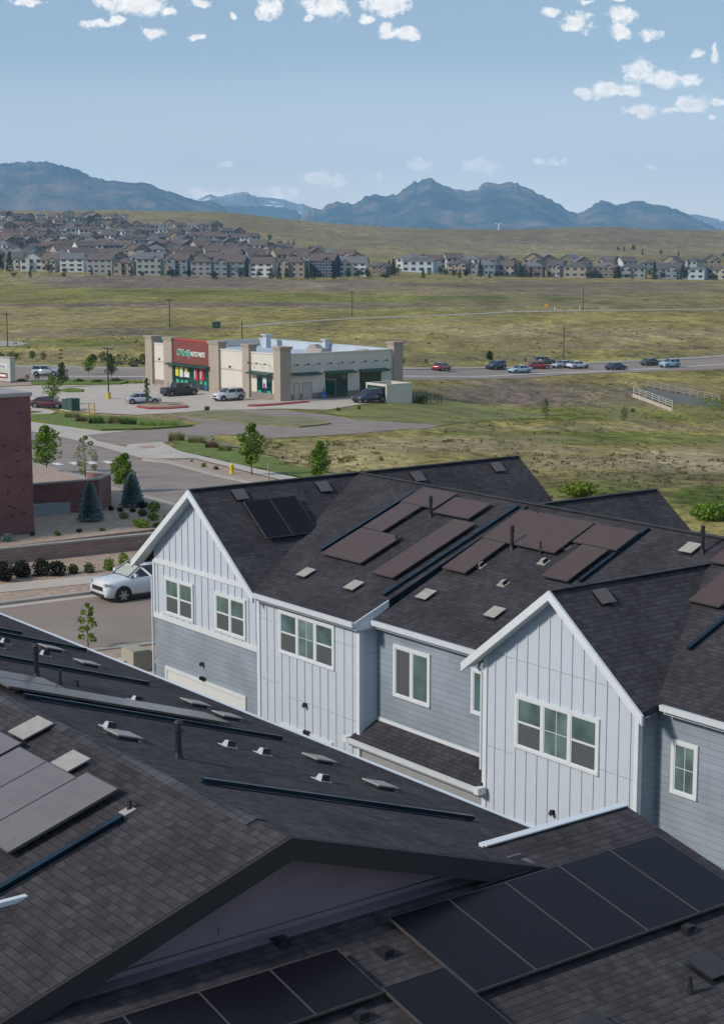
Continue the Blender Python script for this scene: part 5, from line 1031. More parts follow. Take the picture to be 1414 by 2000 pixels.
for (x,y,lab) in ((1066,606,'small orange marker sign in the far field'),):
    p = G(x,y); o = empty('marker_sign', p, 0, lab, 'sign'); b = MB(); b.cyl((0,0,-.2),(0,0,1.6),.12,n=6); b.build('post','post_grey',o); b = MB(); b.box(-.6,.6,-.15,-.1,1.0,2.1); b.build('sign_panel','bollard_yellow',o)
for (x,y,lab) in ((1083,606,'left one of two small pale markers in the far field'),(1132,605,'right one of two small pale markers in the far field')):
    p = G(x,y); b = MB(); b.cyl((0,0,-.2),(0,0,.9),.25,.2,n=8); b.cyl((0,0,.9),(0,0,1.15),.2,.05,n=8); o = b.build('field_marker','box_pale'); o.location = p; tag(o,lab,'marker')
# culvert with wing walls and handrails under the highway
mat('culvert_concrete',(.10,.11,.13),.8,.12,.5)
A = G(1236,775); B_ = G(1312,803); C_ = G(1404,796); D_ = G(1268,772)
o = empty('culvert', A, 0, 'grey concrete culvert wing walls with pale handrails below the highway', 'culvert')
def slabwall(a, b_, h0, h1, th, m, nm):
    a = a-A; b_ = b_-A; n = (b_-a); n.z = 0; n.normalize(); s = Vector((n.y,-n.x,0))*th/2; w = MB(); za, zb2 = a.z, b_.z
    for q0,q1,x0,x1 in ((a+s,b_+s,h0,h1),(b_-s,a-s,h1,h0)): 
        w.poly([(q0.x,q0.y,-2),(q1.x,q1.y,-2),(q1.x,q1.y,(zb2 if q1 in (b_+s,b_-s) else za)+x1),(q0.x,q0.y,(za if q0 in (a+s,a-s) else zb2)+x0)])
    T = [a-s,a+s,b_+s,b_-s]; w.poly([(T[0].x,T[0].y,za+h0),(T[1].x,T[1].y,za+h0),(T[2].x,T[2].y,zb2+h1),(T[3].x,T[3].y,zb2+h1)])
    w.poly([(T[0].x,T[0].y,-2),(T[1].x,T[1].y,-2),(T[1].x,T[1].y,za+h0),(T[0].x,T[0].y,za+h0)]); w.poly([(T[2].x,T[2].y,-2),(T[3].x,T[3].y,-2),(T[3].x,T[3].y,zb2+h1),(T[2].x,T[2].y,zb2+h1)])
    w.build(nm,m,o)
slabwall(G(1262,780), C_, 1.9, .8, .3, 'culvert_concrete', 'wing_wall'); slabwall(A, B_, .5, .4, .3, 'concrete', 'wing_wall'); 
def rail(a, b_, n, za, zb_, m):
    a = a-A+Vector((0,0,za)); b_ = b_-A+Vector((0,0,zb_)); w = MB()
    for k in (.45,.8,1.15): w.cyl(a+Vector((0,0,k)), b_+Vector((0,0,k)), .045, n=6)
    q = w.build('handrail', m, o)
    for i in range(n+1): c = a.lerp(b_, i/n); w = MB(); w.cyl(c, c+Vector((0,0,1.2)), .06, n=6); w.build('post', m, q)
rail(A, B_, 6, .5, .4, 'box_pale'); rail(G(1262,780), C_, 10, 1.9, .8, 'vent_metal')
# dark fence by the bin enclosure
P0, P1 = G(806,783), G(862,788); o = empty('mesh_fence', P0, 0, 'low dark mesh fence right of the bin enclosure', 'fence')
for i in range(9):
    c = (P1-P0)*(i/8); b = MB(); b.cyl(c-Vector((0,0,.3)), c+Vector((0,0,1.3)), .05, n=6); b.build('post','black_metal',o)
b = MB(); 
for k in range(7): b.beam((0,0,.15+k*.18), (P1-P0)+Vector((0,0,.15+k*.18)), .02, .035)
b.build('rail_panel','black_metal',o)
# bollards before the shop front
for i,(u) in enumerate((-33,-31.4,-29.8,-26,-22.5,-19.4)):
    b = MB(); b.cyl((0,0,-.3),(0,0,.95),.1,n=8); b.cyl((0,0,.95),(0,0,1.0),.1,.05,n=8); q = b.build('bollard','stucco_taupe'); q.location = sw(u,-2.2); tag(q,'taupe bollard in the row before the shop entrance','bollard','bollards before the shop entrance')
b = MB(); b.cyl((0,0,-.2),(0,0,1.5),.08,n=8); b.box(-.3,.3,-.35,.35,.1,1.0); q = b.build('drop_box','blue_box'); q.location = sw(1.0,6.3); tag(q,'dark blue drop box beside the shop service doors','box')

# ---------------------------------------------------------------- vehicles
def paint(name, col): mat(name, col, .28, .02, 2, coat=.8); return name
mat('tyre',(.012,.012,.013),.8,.1,5); mat('rim',(.33,.34,.36),.35,.1,8,metal=.7); mat('head_lens',(.35,.38,.42),.15,.1,4); mat('tail_lens',(.30,.01,.012),.25,.1,4); mat('trim_black',(.014,.015,.017),.5,.1,4); mat('reflection_pale',(.34,.36,.33),.7,.2,4)
DIM = {'suv': dict(L=4.45,W=1.86,H=1.70,belt=1.14,hood=1.13,cab=(-2.10,1.02),roof=(-1.85,.22),deck=1.12,wr=.37),
       'sedan': dict(L=4.7,W=1.83,H=1.45,belt=.93,hood=.86,cab=(-1.85,1.0),roof=(-1.05,.25),deck=.98,wr=.33),
       'pickup': dict(L=5.3,W=1.95,H=1.82,belt=1.15,hood=1.10,cab=(-.95,1.2),roof=(-.8,.55),deck=1.12,wr=.39),
       'van': dict(L=5.0,W=1.95,H=1.82,belt=1.05,hood=1.0,cab=(-2.4,1.25),roof=(-2.25,.45),deck=1.05,wr=.35)}
def car(loc, yaw, kind, pm, label, grade=2, group=None, name=None, cat=None, lift=.06, slope=0.0):
    D = DIM[kind]; L_, W, H = D['L'], D['W'], D['H']; o = empty(name or {'suv':'parked_suv','sedan':'sedan','pickup':'pickup_truck','van':'large_suv'}[kind], Vector(loc)+Vector((0,0,lift)), yaw, label, cat or {'suv':'suv','sedan':'car','pickup':'pickup truck','van':'suv'}[kind], group)
    o.rotation_euler = (0, slope, yaw)
    hl = L_/2; wr = D['wr']; xf, xr = hl-.86, -hl+.86
    # lower body: lofted cross-sections (x, z sill, z top, half width)
    S = [(-hl,.42,.80,W*.40),(-hl+.06,.30,D['deck']-.08,W*.46),(-hl+.25,.26,D['deck']-.01,W*.49),(D['cab'][0],.24,D['belt'],W*.5),(0,.24,D['belt']-.01,W*.5),(D['cab'][1]-.05,.25,D['belt']-.02,W*.5),(hl-.7,.26,D['hood']-.05,W*.49),(hl-.28,.27,D['hood']-(.10 if kind != 'sedan' else .15),W*.47),(hl-.08,.30,D['hood']-(.19 if kind != 'sedan' else .27),W*.44),(hl,.36,D['hood']-(.34 if kind != 'sedan' else .42),W*.39)]
    def ring(x,z0,z1,w): m_ = (z0+z1)/2; return [(x,-w*.92,z0),(x,-w,z0+(z1-z0)*.30),(x,-w,z0+(z1-z0)*.62),(x,-w*.955,z0+(z1-z0)*.9),(x,-w*.86,z1),(x,-w*.4,z1+.035),(x,w*.4,z1+.035),(x,w*.86,z1),(x,w*.955,z0+(z1-z0)*.9),(x,w,z0+(z1-z0)*.62),(x,w,z0+(z1-z0)*.30),(x,w*.92,z0)]
    b = MB(); Rr = [ring(*s) for s in S]
    for i in range(len(Rr)-1):
        for k in range(12): j = (k+1)%12; b.poly([Rr[i][k],Rr[i+1][k],Rr[i+1][j],Rr[i][j]])
    b.poly(Rr[0]); b.poly(Rr[-1][::-1])
    body = b.build('body', pm, o, smooth=True)
    cb, rf = D['cab'], D['roof']; wb, wt = W*.44, W*.355; zb, zr = D['belt'], H-.07
    BL = [(cb[0],-wb,zb),(cb[1],-wb,zb),(cb[1],wb,zb),(cb[0],wb,zb)]; TL = [(rf[0],-wt,zr),(rf[1],-wt,zr),(rf[1],wt,zr),(rf[0],wt,zr)]
    g = MB()
    for k in range(4): j = (k+1)%4; g.poly([BL[k],BL[j],TL[j],TL[k]])
    g.build('window', 'car_glass', o)
    b = MB(); X0, X1 = rf[0]-.05, rf[1]+.04; xs = [X0, X0+(X1-X0)*.3, X0+(X1-X0)*.7, X1]; ht = [zr+.02,H-.01,H,zr+.02]
    rr = [[(x,-wt-.03,zr-.02),(x,-wt*.85,h-.015),(x,0,h+.01),(x,wt*.85,h-.015),(x,wt+.03,zr-.02)] for x,h in zip(xs,ht)]
    for i in range(3):
        for k in range(4): b.poly([rr[i][k],rr[i+1][k],rr[i+1][k+1],rr[i][k+1]])
    b.poly([r_[0] for r_ in rr]+[r_[4] for r_ in rr][::-1]); b.build('roof_panel', pm, o, smooth=False)
    for s in (0,1):       # pillars
        q = MB(); sg = -1 if s == 0 else 1
        for (x0,x1,wd) in ((cb[1]-.02,rf[1],.07),(cb[0]+.04,rf[0]+.02,.14),((cb[0]+cb[1])*.5-.1,(rf[0]+rf[1])*.5,.06)): q.beam((x0,sg*(wb+.005),zb-.02),(x1,sg*(wt+.01),zr),wd,.035,up=(0,1,0))
        if grade > 1 or True: q.build('pillar', pm, o)
    for x in (xf,xr):
        for s in (-1,1):
            t = MB(); t.cyl((x,s*(W*.5-.22),wr),(x,s*(W*.5+.005),wr),wr,n=18); t.cyl((x,s*(W*.5-.2),wr+.01),(x,s*(W*.5+.003),wr+.01),wr+.055,n=18) if False else None
            q = MB(); q.cyl((x,s*(W*.5-.3),wr+.02),(x,s*(W*.5+.002),wr+.02),wr+.07,n=18); q.build('wheel_arch','trim_black',o)
            w = t.build('wheel','tyre',o); t = MB(); t.cyl((x,s*(W*.5),wr),(x,s*(W*.5+.012),wr),wr*.40,n=12)
            for k in range(6): a = k*math.pi/3; t.beam((x,s*(W*.5+.008),wr),(x+math.cos(a)*wr*.66,s*(W*.5+.008),wr+math.sin(a)*wr*.66),.07,.016,up=(0,1,0))
            t.cyl((x,s*(W*.5-.01),wr),(x,s*(W*.5+.006),wr),wr*.66,n=16) if grade < 2 else None
            t.build('rim','rim',w)
            if grade > 1: t = MB(); t.cyl((x,s*(W*.5-.02),wr),(x,s*(W*.5+.006),wr),wr*.68,n=18); t.build('brake_disc','trim_black',w)
    for s in (-1,1):
        t = MB(); t.obox((hl-.15,s*W*.385,D['hood']-.25),(.15,-s*.06,.02),(.0,.10,0),(0,0,.075)); t.build('headlight','head_lens',o)
        t = MB(); t.obox((-hl+.06,s*W*.39,D['deck']-.20),(.05,0,0),(0,.12,0),(0,0,.09)); t.build('tail_light','tail_lens',o)
        t = MB(); t.obox((cb[1]-.28,s*(W*.5+.06),zb+.10),(.06,0,0),(0,.10,0),(0,0,.075)); t.build('wing_mirror', pm, o)
    t = MB(); t.obox((hl-.03,0,D['hood']-.44),(.05,0,0),(0,W*.27,0),(0,0,.10)); t.build('grille','trim_black',o)
    t = MB(); t.obox((hl-.01,0,.38),(.05,0,0),(0,W*.32,0),(0,0,.07)); t.build('bumper','trim_black',o); t = MB(); t.obox((-hl+.0,0,.42),(.05,0,0),(0,W*.36,0),(0,0,.08)); t.build('bumper','trim_black',o)
    t = MB()
    for s in (-1,1): t.box(xr+wr+.05,xf-wr-.05,s*W*.488-.02,s*W*.488+.02,.20,.34)
    t.build('side_skirt','trim_black',o)
    if kind == 'pickup':
        t = MB(); t.box(-hl+.1,-1.05,-W*.42,W*.42,D['deck']+.0,D['deck']+.045); t.build('bed_floor','trim_black',o)
    if kind in ('suv','van') and grade > 1:
        t = MB()
        for s in (-1,1): t.beam((rf[0]+.2,s*wt*.92,H+.03),(rf[1]-.2,s*wt*.92,H+.03),.03,.03)
        t.build('roof_rail','trim_black',o)
    return o
W_ = paint('paint_white_car',(.60,.62,.66)); Sv = paint('paint_silver',(.34,.38,.43)); Rd = paint('paint_red_car',(.28,.02,.025)); Dr = paint('paint_maroon',(.085,.015,.02)); Nv = paint('paint_navy',(.018,.026,.065)); Bk = paint('paint_black',(.012,.012,.014)); Lb = paint('paint_pale_blue',(.35,.50,.60)); Gy = paint('paint_grey',(.06,.065,.07)); Tl = paint('paint_dark_teal',(.02,.05,.08))
VY = math.atan2(VV_.y, VV_.x)
p = Vector(onz(238,1179,.03)); c = p + VV_*1.50 + Vector((-VV_.y,VV_.x,0))*(-.0) + (-UV_)*.93
suv = car((c.x,c.y,.0), VY+math.pi, 'suv', W_, 'white SUV parked at the far kerb, partly hidden by the white gable house', 2, None, 'parked_suv', 'suv', .03)
b = MB(); b.poly([(.975,-.66,1.18),(.975,.66,1.18),(.36,.56,1.575),(.36,-.56,1.575)]); b.build('windscreen_reflection','reflection_pale',suv)  # pale quad just above the glass, a painted windscreen reflection
for (px,py,yo,kind,pm,lab) in ((281,789,R(10),'sedan',Sv,'silver sedan parked by the small tree island in the shop lot'),(351,773,VY+R(0),'pickup',Bk,'black pickup with its tailgate towards the left, parked before the shop entrance'),(447,783,VY+math.pi,'suv',W_,'white SUV parked in front of the shop between two columns'),(721,786,VY+math.pi+R(6),'van',Nv,'dark blue SUV parked by the bin enclosure'),(95,797,R(-8),'sedan',Dr,'dark red sedan beside the green transformers')):
    g = G(px,py); car(g, yo, kind, pm, lab, 2, None, None, None, .07)
hw0 = [(90,735,Sv,'suv','silver SUV driving on the highway beyond the white road sign'),(862,724,Rd,'sedan','leftmost red car on the highway right of the shop'),(968,722,Nv,'suv','navy SUV on the highway below the lone tree'),(1014,729,Lb,'sedan','pale blue car in the near lane of the highway'),(1050,721,Rd,'sedan','red car just behind the pale blue car on the highway'),(1062,713,Gy,'suv','dark car in the far lane above the red one'),(1098,719,Sv,'sedan','silver car nose to tail ahead of a white car'),(1128,720,W_,'sedan','white car nose to tail behind a silver car'),(1203,723,Nv,'sedan','dark navy car alone in the middle of the highway traffic'),(1271,714,Gy,'sedan','dark grey car beside the pale blue SUV'),(1307,718,Lb,'suv','pale blue SUV at the right end of the highway traffic')]
for (px,py,pm,kind,lab) in hw0:
    g = G(px,py); q = G(px+20,py - (0.9 if px > 1080 else .35 if px > 800 else 0)); d = q-g; car(g, math.atan2(d.y,d.x) + (math.pi if px in (1014,1307,968,1098) else 0), kind, pm, lab, 1, None, 'moving_car', 'car', .08)

# ---------------------------------------------------------------- the estate on the far side of the prairie
WC = {'cream':(.34,.31,.25),'white':(.50,.51,.52),'grey':(.23,.235,.24),'blue grey':(.15,.19,.23),'tan':(.25,.21,.165),'pale green':(.29,.33,.30),'navy':(.035,.055,.10),'brown':(.15,.115,.09),'pale blue':(.36,.43,.48),'olive':(.19,.185,.13)}
RC = {'brown':(.115,.093,.088),'grey':(.14,.143,.155),'dark':(.09,.085,.09),'rust':(.14,.105,.088)}
for k,v in WC.items(): mat('wall_'+k.replace(' ','_'), v, .8, .06, .6)
for k,v in RC.items(): mat('tile_'+k, v, .9, .15, .8)
mat('far_pane',(.03,.04,.05),.2,.2,1); mat('far_trim',(.5,.5,.5),.7,.05,1)
HN = [0]
def farhouse(p, rz, w, d, h, wc, rc, style, nwin, label, group=None, floors=2, bay=True):
    o = empty('house', p, rz, label, 'house', group); wm = 'wall_'+wc.replace(' ','_'); rm = 'tile_'+rc; ov = .45
    b = MB(); b.box(-w/2,w/2,0,d,-2.5,h); 
    if style == 'gable':  # ridge across the view with gables at the sides
        rh = d*.27
        for x in (-w/2,w/2): b.poly([(x,0,h),(x,d,h),(x,d/2,h+rh)])
        b.build('wall', wm, o); r_ = MB(); r_.slab([(-w/2-ov,-ov,h-ov*.5),(w/2+ov,-ov,h-ov*.5),(w/2+ov,d/2,h+rh+.15),(-w/2-ov,d/2,h+rh+.15)],.25); r_.slab([(-w/2-ov,d+ov,h-ov*.5),(w/2+ov,d+ov,h-ov*.5),(w/2+ov,d/2,h+rh+.15),(-w/2-ov,d/2,h+rh+.15)],.25)
    elif style == 'front':
        rh = w*.28; b.poly([(-w/2,0,h),(w/2,0,h),(0,0,h+rh)]); b.poly([(w/2,d,h),(-w/2,d,h),(0,d,h+rh)]); b.build('wall', wm, o); r_ = MB()
        for s in (-1,1): r_.slab([(s*(w/2+ov),-ov,h-ov*.5),(0,-ov,h+rh+.15),(0,d+ov,h+rh+.15),(s*(w/2+ov),d+ov,h-ov*.5)],.25)
    elif style == 'flat':
        b.build('wall', wm, o); r_ = MB(); r_.slab([(-w/2-.6,-.6,h+.35),(w/2+.6,-.6,h+.35),(w/2+.6,d+.6,h+.9),(-w/2-.6,d+.6,h+.9)],.3)
    else:
        b.build('wall', wm, o); r_ = MB(); e = min(w,d)/2-.01; rh = e*.5; a = (-w/2-ov,-ov,h); c = (w/2+ov,-ov,h); f = (w/2+ov,d+ov,h); g = (-w/2-ov,d+ov,h); k1 = (-max(.01,w/2-e),d/2,h+rh); k2 = (max(.01,w/2-e),d/2,h+rh)
        for q in ([a,c,k2,k1],[c,f,k2],[f,g,k1,k2],[g,a,k1]): r_.slab(q,.2)
    rf = r_.build('roof', rm, o)
    fz = h/floors; k = 0
    if bay:
        x0 = -w*.42 if (HN[0] % 2) else w*.06; bw_ = w*.36; q = MB(); q.box(x0,x0+bw_,-1.6,0,-2.5,h-.3); q.poly([(x0,-1.6,h-.3),(x0+bw_,-1.6,h-.3),(x0+bw_/2,-1.6,h-.3+bw_*.3)]); q.build('bay', wm, o)
        q = MB()
        for s in (0,1): e = x0-.3 if s == 0 else x0+bw_+.3; q.slab([(e,-2.0,h-.5),(x0+bw_/2,-2.0,h-.1+bw_*.3),(x0+bw_/2,2,h-.1+bw_*.3),(e,2,h-.5)],.2)
        q.build('bay_roof', rm, o)
    for i in range(floors):
        for j in range(nwin):
            x = -w/2 + w*(j+.5)/nwin; z = fz*i + fz*.35; ww = w/nwin*.26
            y = -.02
            if bay and x0-.2 < x < x0+bw_+.2: y = -1.62
            f = MB(); f.box(x-ww-.12,x+ww+.12,y-.07,y,z-.12,z+fz*.48+.12); wdw = f.build('window','far_trim',o); g = MB(); g.box(x-ww,x+ww,y-.10,y-.071,z,z+fz*.48); g.build('pane','far_pane',wdw)
    HN[0] += 1
    return o
def facing(p, extra=0): return math.atan2(p.y, p.x) - math.pi/2 + extra
def fplace(px, py, wpx, hpx_, **k):
    p = G(px, py); s = p.y/FPX; return p, wpx*s, hpx_*s
front = [(26,528,34,28,'cream','brown','gable'),(62,530,44,32,'white','grey','front'),(97,531,34,30,'cream','rust','gable'),(141,532,48,34,'white','grey','gable'),(195,535,54,36,'grey','brown','gable'),(242,537,40,30,'tan','brown','hip'),(293,538,54,42,'pale green','grey','gable'),(347,539,42,40,'blue grey','brown','gable'),(393,540,42,36,'grey','brown','hip'),
 (448,541,62,38,'blue grey','brown','gable'),(510,541,48,34,'white','brown','gable'),(568,542,56,38,'tan','brown','hip'),(628,541,52,42,'navy','brown','gable'),(688,540,56,34,'white','grey','gable'),(742,536,36,20,'brown','dark','hip'),(815,532,66,28,'pale blue','grey','flat'),(893,533,46,22,'tan','dark','hip'),
 (943,538,50,26,'blue grey','grey','hip'),(990,540,34,26,'cream','brown','gable'),(1037,541,46,26,'brown','grey','hip'),(1082,541,30,28,'grey','dark','gable'),(1122,543,48,28,'tan','dark','hip'),(1178,543,50,28,'brown','grey','hip'),(1234,544,52,26,'grey','dark','hip'),(1300,545,54,26,'blue grey','dark','gable'),(1352,546,46,26,'pale blue','grey','flat'),(1400,546,44,24,'cream','brown','hip')]
nm = ['first','second','third','fourth','fifth','sixth','seventh','eighth','ninth','tenth','eleventh','twelfth','thirteenth','fourteenth','fifteenth','sixteenth','seventeenth','eighteenth','nineteenth','twentieth','twenty-first','twenty-second','twenty-third','twenty-fourth','twenty-fifth','twenty-sixth','last']
random.seed(8)
for i,(px,py,wp,hp,wc,rc,st) in enumerate(front):
    p = G(px,py); s = p.y/FPX; farhouse(p, facing(p, random.uniform(-.35,-.1)), wp*s*.95, 11, hp*s*.78, wc, rc, st, 3 if wp < 50 else 4, f'{wc} house with {rc} roof, {nm[i]} in the front row of the estate', 'houses in the front row of the estate', 3 if (hp > 33 and px < 720) else 2, st not in ('flat',) and px % 3 != 0)
# rows up the hill: whole houses, copied from a few that are built once
protos = []
cols = list(WC.keys()); rcs = ['brown','grey','dark','brown','rust','grey','dark','brown']
for i in range(8):
    wc = ['grey','white','tan','blue grey','cream','brown','pale green','white'][i]
    protos.append((wc, rcs[i], ['gable','hip','front','hip','gable','front','hip','gable'][i]))
done = {}
rows = [(519,-10,720,27,'second'),(526,790,1130,30,'second'),(509,0,620,25,'third'),(498,0,570,24,'fourth'),(487,0,470,23,'fifth'),(476,0,500,22,'sixth'),(465,0,470,22,'seventh'),(453,0,440,21,'eighth'),(441,0,250,20,'ninth'),(431,0,240,20,'top'),(529,1140,1414,40,'second')]
far_n = 0
for (py, x0, x1, dx, rn) in rows:
    x = x0
    while x < x1:
        if not (250 < x < 330 and py == 441):
            q = random.randrange(8); wc, rc, st = protos[q]; yy = py + random.uniform(-2.5,2.5); p = G(x, yy); lab = f'small {wc} house with {rc} roof in the {rn} row above the {nm[min(range(len(front)), key=lambda q_: abs(front[q_][0]-x))]} front house'; grp = 'small houses crowded up the hillside'
            if p.y < 2250:
                s = p.y/FPX; rz = facing(p, random.uniform(-.7,.5)); k = random.uniform(.85,1.1)
                if q not in done: done[q] = farhouse(p, rz, 11.5, 10.5, 6.3, wc, rc, st, 3, lab, grp, 2, q % 2 == 0); o = done[q]
                else: o = copy_tree(done[q]); o['label'] = lab; o.location = p; o.rotation_euler = (0,0,rz)
                o.scale = (k,k,k*random.uniform(.9,1.1)); far_n += 1
        x += dx*random.uniform(.8,1.2)
# trees among the houses
def fartree(p, w, h, seed, kind):
    rnd = random.Random(seed); o = empty('garden_tree', p, 0, '', 'tree'); t = MB(); t.cyl((0,0,-.5),(0,0,h*.6),.18,.08,n=5); t.build('trunk','bark',o); b = MB()
    cs = [(Vector((rnd.uniform(-.5,.5)*w,rnd.uniform(-.5,.5)*w,h*rnd.uniform(.3,.78)*(1 if kind else 1))), (w*.5,w*.5,h*.22)) for _ in range(6)]
    if kind: cs = [(Vector((0,0,h*(.12+.14*i))), (w*.62*(1-i/7),w*.62*(1-i/7),h*.13)) for i in range(6)]
    leafcloud(b, rnd, cs, 520, .42); b.build('crown','leaf_far',o); return o
tp = None; tps = []
TR = [(98,538,24,28),(20,530,30,40),(4,535,22,50),(420,545,22,16),(470,546,24,26),(530,545,20,24),(545,546,22,30),(505,545,16,20),(600,545,18,26),(612,546,16,28),(652,545,16,24),(678,545,18,22),(700,544,26,20),(718,545,24,22),(768,538,22,34),(760,532,18,24),(752,545,30,12),(860,537,20,18),(937,541,20,34),(1006,541,18,34),(1277,546,22,36),(1340,548,24,30),(970,542,20,12),(1050,543,16,14),(1150,544,18,14),(1205,545,22,14),(1225,545,16,12),(1290,547,20,20),(1393,548,18,14),(910,541,14,14),
 (330,540,14,14),(372,542,18,16),(258,540,14,22),(215,541,12,12),(180,538,12,18),(130,535,16,14),(480,500,12,24),(285,470,14,16),(300,472,12,14),(318,473,16,22),(330,474,14,18),(255,462,16,14),(240,462,18,16),(226,462,14,14),(74,470,20,12),(120,452,12,8),(145,435,14,8),(160,436,12,9),(175,436,14,9),(215,440,12,8),(240,440,10,8),(247,440,10,8),(0,470,18,14),(12,478,14,12),(510,510,14,14),(497,488,14,14),(502,492,12,14),(608,490,14,10),(180,500,12,10),(30,505,14,10),(825,505,14,10),(1047,505,9,7)]
random.seed(3)
TR += [(random.uniform(0,1414), 540.5 + random.uniform(-3,3), random.uniform(9,20), random.uniform(9,22)) for _ in range(34)] + [(random.uniform(0,640), random.uniform(470,530), random.uniform(8,16), random.uniform(8,14)) for _ in range(62)]
for i,(x,y,w,h) in enumerate(TR):
    p = G(x,y); s = p.y/FPX; kd = 1 if h > w*1.25 else 0
    if len(tps) < 6: o = fartree(p, 4.0, 8.0, i+1, i % 2); tps.append(o)
    else: o = copy_tree(tps[random.randrange(6)//2*2 + kd % 2]); o.location = p; o.rotation_euler = (0,0,random.uniform(0,6))
    o.scale = (w*s/8.5, w*s/8.5, h*s/8.0); fi = min(range(len(front)), key=lambda q: abs(front[q][0]-x)); sd = 'left of' if x < front[fi][0] else 'right of'
    tag(o, (f"{'tall' if h > 24 else 'small'} dark tree just {sd} the {nm[fi]} house of the estate front row" if y > 525 else f"dark tree among the hillside roofs, above the {nm[fi]} house of the front row"), 'tree', 'dark trees among the far estate houses')
# scrub dots on the right hand hill
for i,(x,y,w,h) in enumerate([(1207,492,8,12),(1218,491,7,11),(1238,492,12,17),(1254,499,8,14),(1290,498,10,10),(1324,500,8,10),(1411,505,6,12),(842,445,5,5)]):
    p = G(x,y); s = p.y/FPX; o = copy_tree(tps[i%6]); o.location = p; o.scale = (w*s/8.5, w*s/8.5, h*s/8.0); o['label'] = 'one of the scattered faint trees on the bare hill at right'; o['group'] = 'scattered trees on the bare hill'; o['category'] = 'tree'
# large pink and white flag and the white wind turbine
mat('flag_pink',(.55,.16,.17),.7,.1,1)
p = G(62,462); s = p.y/FPX; o = empty('flagpole', p, 0, 'tall flagpole flying a pinkish red flag among the estate roofs', 'flag'); b = MB(); b.cyl((0,0,-1),(0,0,24*s),.25,.12,n=6); b.build('pole','far_trim',o)
b = MB(); W0 = 10*s
for i in range(8):
    a, c = i/8, (i+1)/8; f = lambda t: .5*math.sin(t*7); b.poly([(W0*a,f(a),14*s),(W0*c,f(c),14*s),(W0*c,f(c),23*s),(W0*a,f(a),23*s)])
    b.poly([(W0*a,f(a)+.04,23*s),(W0*c,f(c)+.04,23*s),(W0*c,f(c)+.04,14*s),(W0*a,f(a)+.04,14*s)])
b.build('flag','flag_pink',o)
r = ray(973,449); Yt = 2290.; p = Vector((r[0]/r[1]*Yt, Yt, zt(r[0]/r[1]*Yt, Yt))); s = Yt/FPX
o = empty('wind_turbine', p, 0, 'white wind turbine on the horizon below the twin peaks', 'wind turbine'); mat('turbine_white',(.72,.74,.76),.5,.03,1)
b = MB(); b.cyl((0,0,-10),(0,0,11*s),.9,.6,n=8); b.build('tower','turbine_white',o); b = MB(); b.cyl((0,-2.2,11*s),(0,1.6,11*s),.9,n=8); b.build('nacelle','turbine_white',o)
for a in (R(28),R(160),R(275)): b = MB(); b.beam((0,-2.3,11*s),(math.cos(a)*8*s,-2.3,11*s+math.sin(a)*8*s),.7,.2,up=(0,1,0)); b.build('blade','turbine_white',o)

# ---------------------------------------------------------------- mountains
def mountmat(name, forest, rock, snow=0, k=.004):
    m = bpy.data.materials.new(name); m.use_nodes = True; nt = m.node_tree; N = nt.nodes; L = nt.links; MAT[name] = m
    b = N['Principled BSDF']; b.inputs['Roughness'].default_value = 1; b.inputs['Specular IOR Level'].default_value = 0
    tc = N.new('ShaderNodeTexCoord'); mp = N.new('ShaderNodeMapping'); mp.inputs['Scale'].default_value = (1,1,.45); L.new(tc.outputs['Object'], mp.inputs[0])
    n = N.new('ShaderNodeTexNoise'); n.inputs['Scale'].default_value = k; n.inputs['Detail'].default_value = 9; n.inputs['Roughness'].default_value = .62; L.new(mp.outputs[0], n.inputs['Vector'])
    r = N.new('ShaderNodeValToRGB'); r.color_ramp.elements[0].position = .44; r.color_ramp.elements[1].position = .66; r.color_ramp.elements[0].color = forest + (1,); r.color_ramp.elements[1].color = rock + (1,)
    L.new(n.outputs['Fac'], r.inputs[0]); cur = r.outputs[0]
    if snow:
        n2 = N.new('ShaderNodeTexNoise'); n2.inputs['Scale'].default_value = .0022; n2.inputs['Detail'].default_value = 6; L.new(tc.outputs['Object'], n2.inputs['Vector'])
        r2 = N.new('ShaderNodeMapRange'); r2.inputs[1].default_value = .53; r2.inputs[2].default_value = .58; L.new(n2.outputs['Fac'], r2.inputs[0]); x = N.new('ShaderNodeMix'); x.data_type = 'RGBA'; L.new(r2.outputs[0], x.inputs[0]); L.new(cur, x.inputs[6]); x.inputs[7].default_value = (.85,.87,.9,1); cur = x.outputs[2]
    L.new(cur, b.inputs['Base Color'])
mountmat('forest_rock',(.018,.04,.05),(.20,.15,.12)); mountmat('forest_only',(.03,.055,.06),(.06,.075,.07)); mountmat('snow_rock',(.14,.16,.18),(.30,.30,.31),1)
